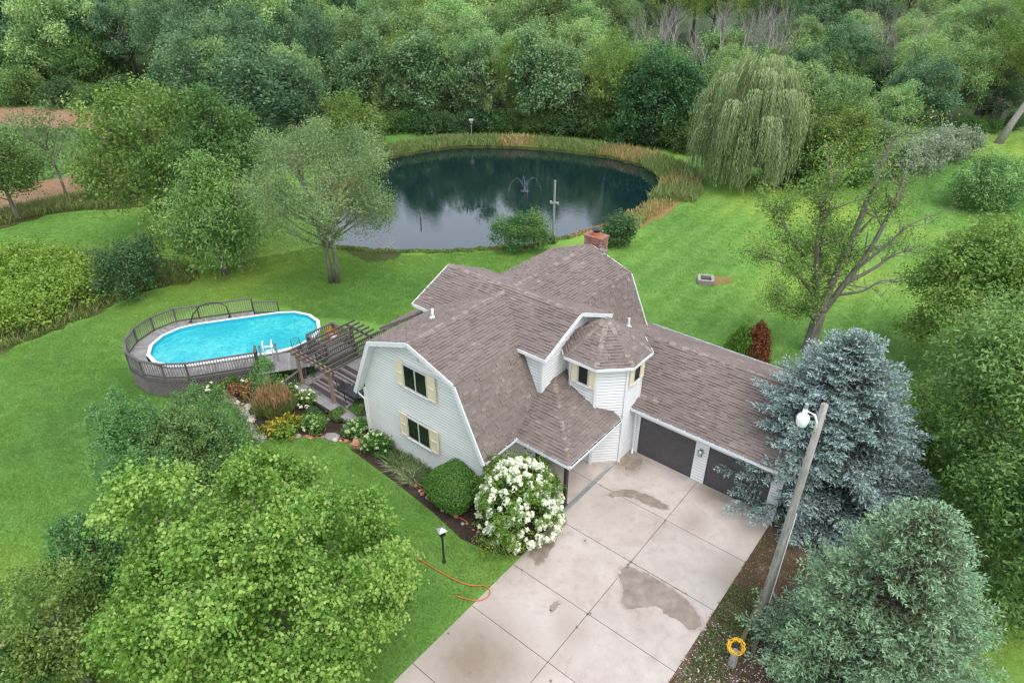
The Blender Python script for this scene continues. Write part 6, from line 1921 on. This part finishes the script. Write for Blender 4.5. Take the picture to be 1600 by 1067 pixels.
# lawn lamp
lp = empty('lawn_lamp', G(694,878)); tag(lp, 'black lamp post with square lantern on the front lawn', 'lamp post')
b_ = MB(); b_.tube([(0,0,-.05),(0,0,1.45)], .045, 8); b_.lathe([(.08,0),(.08,.05),(.05,.12)], (0,0,0), 8); b_.build('post', M['dark_metal'], lp)
b_ = MB(); b_.box((0,0,1.50), (.20,.20,.05))
for x in (-.09,.09):
    for y in (-.09,.09): b_.box((x,y,1.62), (.022,.022,.22))
for k in range(3): b_.box((0,0,1.55+k*.06), (.205,.205,.012))
b_.build('lantern_cage', M['dark_metal'], lp)
b_ = MB(); b_.box((0,0,1.62), (.13,.13,.2)); b_.build('lens', M['glass'], lp)
b_ = MB(); pk = [(-.16,-.16,1.74),(.16,-.16,1.74),(.16,.16,1.74),(-.16,.16,1.74),(0,0,1.86)]
b_.grid(pk, [(0,1,4),(1,2,4),(2,3,4),(3,0,4),(3,2,1,0)]); b_.build('lantern_roof', M['grey_metal'], lp)
lp.rotation_euler.z = .5
# utility pole with a yard light
up = empty('utility_pole', G(1180,985)); tag(up, 'tall weathered wooden utility pole beside the driveway', 'utility pole')
b_ = MB(); b_.tube([(0,0,-.1),(0,0,3),(.02,0,6.5),(.02,0,9.62)], [.14,.126,.11,.096], 14); b_.build('shaft', M['pole_wood'], up, True)
b_ = MB(); b_.tube([(.15,-.05,.1),(.15,-.05,3),(.15,-.03,5.6)], .018, 6); b_.build('conduit', M['white_plastic'], up)
yl = empty('yard_light', (0,0,0)); yl.parent = up
b_ = MB(); b_.tube([(-.08,-.08,8.75),(-.12,-.12,9.1),(-.25,-.14,9.38),(-.48,-.16,9.50)], .03, 8); b_.build('arm', M['white_plastic'], yl, True)
b_ = MB(); b_.lathe([(.0,9.60),(.06,9.58),(.07,9.44),(.08,9.40),(.155,9.36),(.165,9.24),(.14,9.08),(.10,9.03),(0,9.02)], (-.55,-.16,0), 16); b_.build('lamp_head', M['white_plastic'], yl, True)
b_ = MB(); b_.lathe([(.0,9.76),(.05,9.75),(.06,9.62),(.0,9.62)], (-.55,-.16,0), 10); b_.build('photocell', M['grey_metal'], yl)
b_ = MB()
for z in (8.8, 7.9, 6.4): b_.tube([(-.16,-.02,z),(.17,-.02,z)], .012, 6)
b_.build('bolt', M['dark_metal'], up)
M['mossy'] = simple('mossy_timber', (.13,.13,.055), .9, .3, 5, .4, 30)
for i, (p0, p1) in enumerate((((1158,1005),(1190,930)),((1176,1020),(1196,962)))):
    b_ = MB(); b_.bar(G(*p0)+Vector((0,0,.07)), G(*p1)+Vector((0,0,.07)), .14, .14); o_ = b_.build('landscape_timber', M['mossy']); tag(o_, ('mossy timber on the driveway side of the pole','mossy timber on the spruce side of the pole')[i], 'timber', 'timbers at the pole')
sp_ = empty('stump', G(1143,1038)); tag(sp_, 'short grey wooden stump under the yellow hose coil', 'stump')
b_ = MB(); b_.tube([(0,0,-.05),(.03,.03,.35),(.05,.08,.62)], [.15,.13,.12], 10); b_.build('stub', M['pole_wood'], sp_)
hc = empty('hose_coil', G(1143,1036)+Vector((.06,.12,.72))); tag(hc, 'yellow hose coil hanging on the stump below the pole', 'hose')
b_ = MB(); pts_ = []
for k in range(260):
    an = k*.21; r_ = .24+.045*math.sin(k*.37)+.02*math.sin(k*1.7); pts_.append((r_*math.cos(an), r_*math.sin(an)*.9, .05*math.sin(k*.61)+.03*math.cos(an*.5)))
b_.tube(pts_, .016, 5); b_.tube([(-.1,-.22,0),(-.18,-.35,-.3),(-.12,-.4,-.6),(.05,-.45,-.7)], .016, 5); b_.build('coil', M['yellow'], hc, True); hc.rotation_euler = (R(35),0,0)
# loose downspout lying on the driveway
b_ = MB(); p0, p1 = hab(-10.79,16.3,.085), hab(-10.74,19.8,.085); b_.bar(p0, p1, .11, .08)
d_ = (p1-p0).normalized(); s_ = d_.cross(Vector((0,0,1)))
for k in (-.04, 0, .04): b_.bar(p0+s_*k+Vector((0,0,.043)), p1+s_*k+Vector((0,0,.043)), .012, .01)
b_.bar(p1, p1+Vector((.1,.15,.02)), .12, .09)
o_ = b_.build('loose_downspout', M['grey_metal']); tag(o_, 'long grey metal downspout lying on the driveway beside the porch', 'downspout')
# fire pit
fp = empty('fire_pit', G(1102,441), R(-12)); tag(fp, 'square block fire pit on the back lawn', 'fire pit')
M['block'] = simple('pit_block', (.30,.27,.25), .9, .2, 8, .3, 30, tint_amt=.2)
blk = MB(); blk.box((0,0,0), (.30,.19,.17), None, 0, .4); bme = blk.mesh('block', M['block'])
for c in range(2):
    for side in range(4):
        for k in range(3):
            o_ = link('block', bme, None, fp); m_ = Matrix.Rotation(side*math.pi/2,4,'Z') @ Matrix.Translation((-.33+k*.31+(.08 if c else -.02), -.46, .09+c*.18)); o_.matrix_local = m_
b_ = MB(); b_.prism([(-.36,-.36),(.36,-.36),(.36,.36),(-.36,.36)], 0, .12); b_.build('ash_bed', M['litter_and_shade'], fp)
# pole with perch at the pond
pp = empty('birdhouse_pole', G(864,380)); tag(pp, 'tall weathered pole with small crossbar on the near pond shore', 'pole')
b_ = MB(); b_.tube([(0,0,-.1),(0,0,5.1)], [.10,.08], 8); b_.build('shaft', M['pole_wood'], pp)
b_ = MB(); b_.box((0,-.05,3.35), (.7,.12,.12)); b_.box((-.28,-.05,3.43), (.16,.16,.14)); b_.box((.28,-.05,3.3), (.16,.16,.14)); b_.build('crossbar', M['pole_wood'], pp)
b_ = MB(); b_.box((-.15,-.15,.35), (.5,.35,.4)); b_.box((-.15,-.15,.58), (.6,.45,.05)); b_.build('pump_box', M['dark_metal'], pp)
bh = empty('far_birdhouse', G(737,217)); tag(bh, 'small white birdhouse on a post on the far pond shore', 'birdhouse')
b_ = MB(); b_.tube([(0,0,-.1),(0,0,1.9)], .05, 7); b_.build('post', M['pole_wood'], bh)
b_ = MB(); b_.box((0,0,2.05), (.3,.26,.3)); b_.grid([(-.26,-.22,2.22),(.26,-.22,2.22),(.26,.22,2.22),(-.26,.22,2.22),(-.26,0,2.42),(.26,0,2.42)], [(0,1,5,4),(2,3,4,5),(0,4,3),(1,2,5)]); b_.build('box', M['pole_wood'], bh)
b_ = MB(); b_.tube([tuple(G(658,346,-.8)), tuple(G(658,346,-.3)+Vector((-.05,0,1.0)))], .05, 7); o_ = b_.build('pond_stake', M['pole_wood']); tag(o_, 'dark stake standing in the pond water', 'stake')
# fountain
m, nt, p, out = new_mat('spray'); p.inputs['Base Color'].default_value = (.75,.8,.85,1); p.inputs['Roughness'].default_value = .3; p.inputs['Alpha'].default_value = .22; M['spray'] = m
ft = empty('fountain', G(820,300,-.28)); tag(ft, 'fountain float throwing thin water jets in the middle of the pond', 'fountain')
b_ = MB(); b_.lathe([(0,.22),(.18,.2),(.45,.1),(.45,-.1),(0,-.12)], (0,0,0), 14); b_.build('float', M['dark_metal'], ft)
for k in range(4):
    an = k*6.28/4+.15; v = 1.5; pts_ = []
    for i in range(9):
        t = i/8; pts_.append((math.cos(an)*1.7*t, math.sin(an)*1.7*t, .2+5.0*t-5.2*t*t))
    b_ = MB(); b_.tube(pts_, [.03+.012*i for i in range(9)] if False else [.014]*4+[.01]*5, 5); b_.build('jet', M['spray'], ft, True)
# bleached brushwood on the near shore
bp = empty('brush_pile', G(600,390)); tag(bp, 'bleached dead branches lying at the near pond edge', 'branches')
for k in range(9):
    an = random.uniform(0,3.14); ln = random.uniform(.7,1.7)
    b_ = MB(); b_.tube([(random.gauss(0,.5),random.gauss(0,.2),0),(math.cos(an)*ln*.5,random.gauss(0,.2),ln*.35),(math.cos(an)*ln,random.gauss(.2,.3),ln*.6)], [.045,.035,.012], 5); b_.build('branch', M['bark_pale'], bp)
# flower pot on the deck
fp2 = empty('flower_pot', hab(-27.8,17.9,1.2)); tag(fp2, 'white pot of orange flowers in the deck corner', 'flower pot')
b_ = MB(); b_.lathe([(0,0),(.14,0),(.2,.32),(.22,.32),(.22,.36),(.17,.36),(0,.33)], (0,0,0), 14); b_.build('pot', M['white_plastic'], fp2)
V, t_ = cloud([((0,0,.45),.24)], (0,0,.2), 260, .09, per=8); link('flowers', quads_mesh('flowers', V, t_, M['petal_orange']), None, fp2)
# small red roofed shed in the trees
sh = empty('shed', G(1545,186), .4); tag(sh, 'small dark shed with red roof among the far right trees', 'shed')
M['red_roof'] = simple('red_roof', (.22,.07,.06), .8, .2, 2)
b_ = MB(); b_.box((0,0,1.0), (3.4,2.4,2.0)); b_.build('wall', M['rail_wood'], sh)
b_ = MB(); b_.grid([(-2,-1.5,1.9),(2,-1.5,1.9),(2,1.5,1.9),(-2,1.5,1.9),(-2,0,3.0),(2,0,3.0)], [(0,1,5,4),(2,3,4,5),(0,4,3),(1,2,5),(3,2,1,0)]); b_.build('roof', M['red_roof'], sh)
b_ = MB(); b_.box((0,-1.22,.9), (.9,.06,1.8)); b_.build('door', M['dark_metal'], sh)
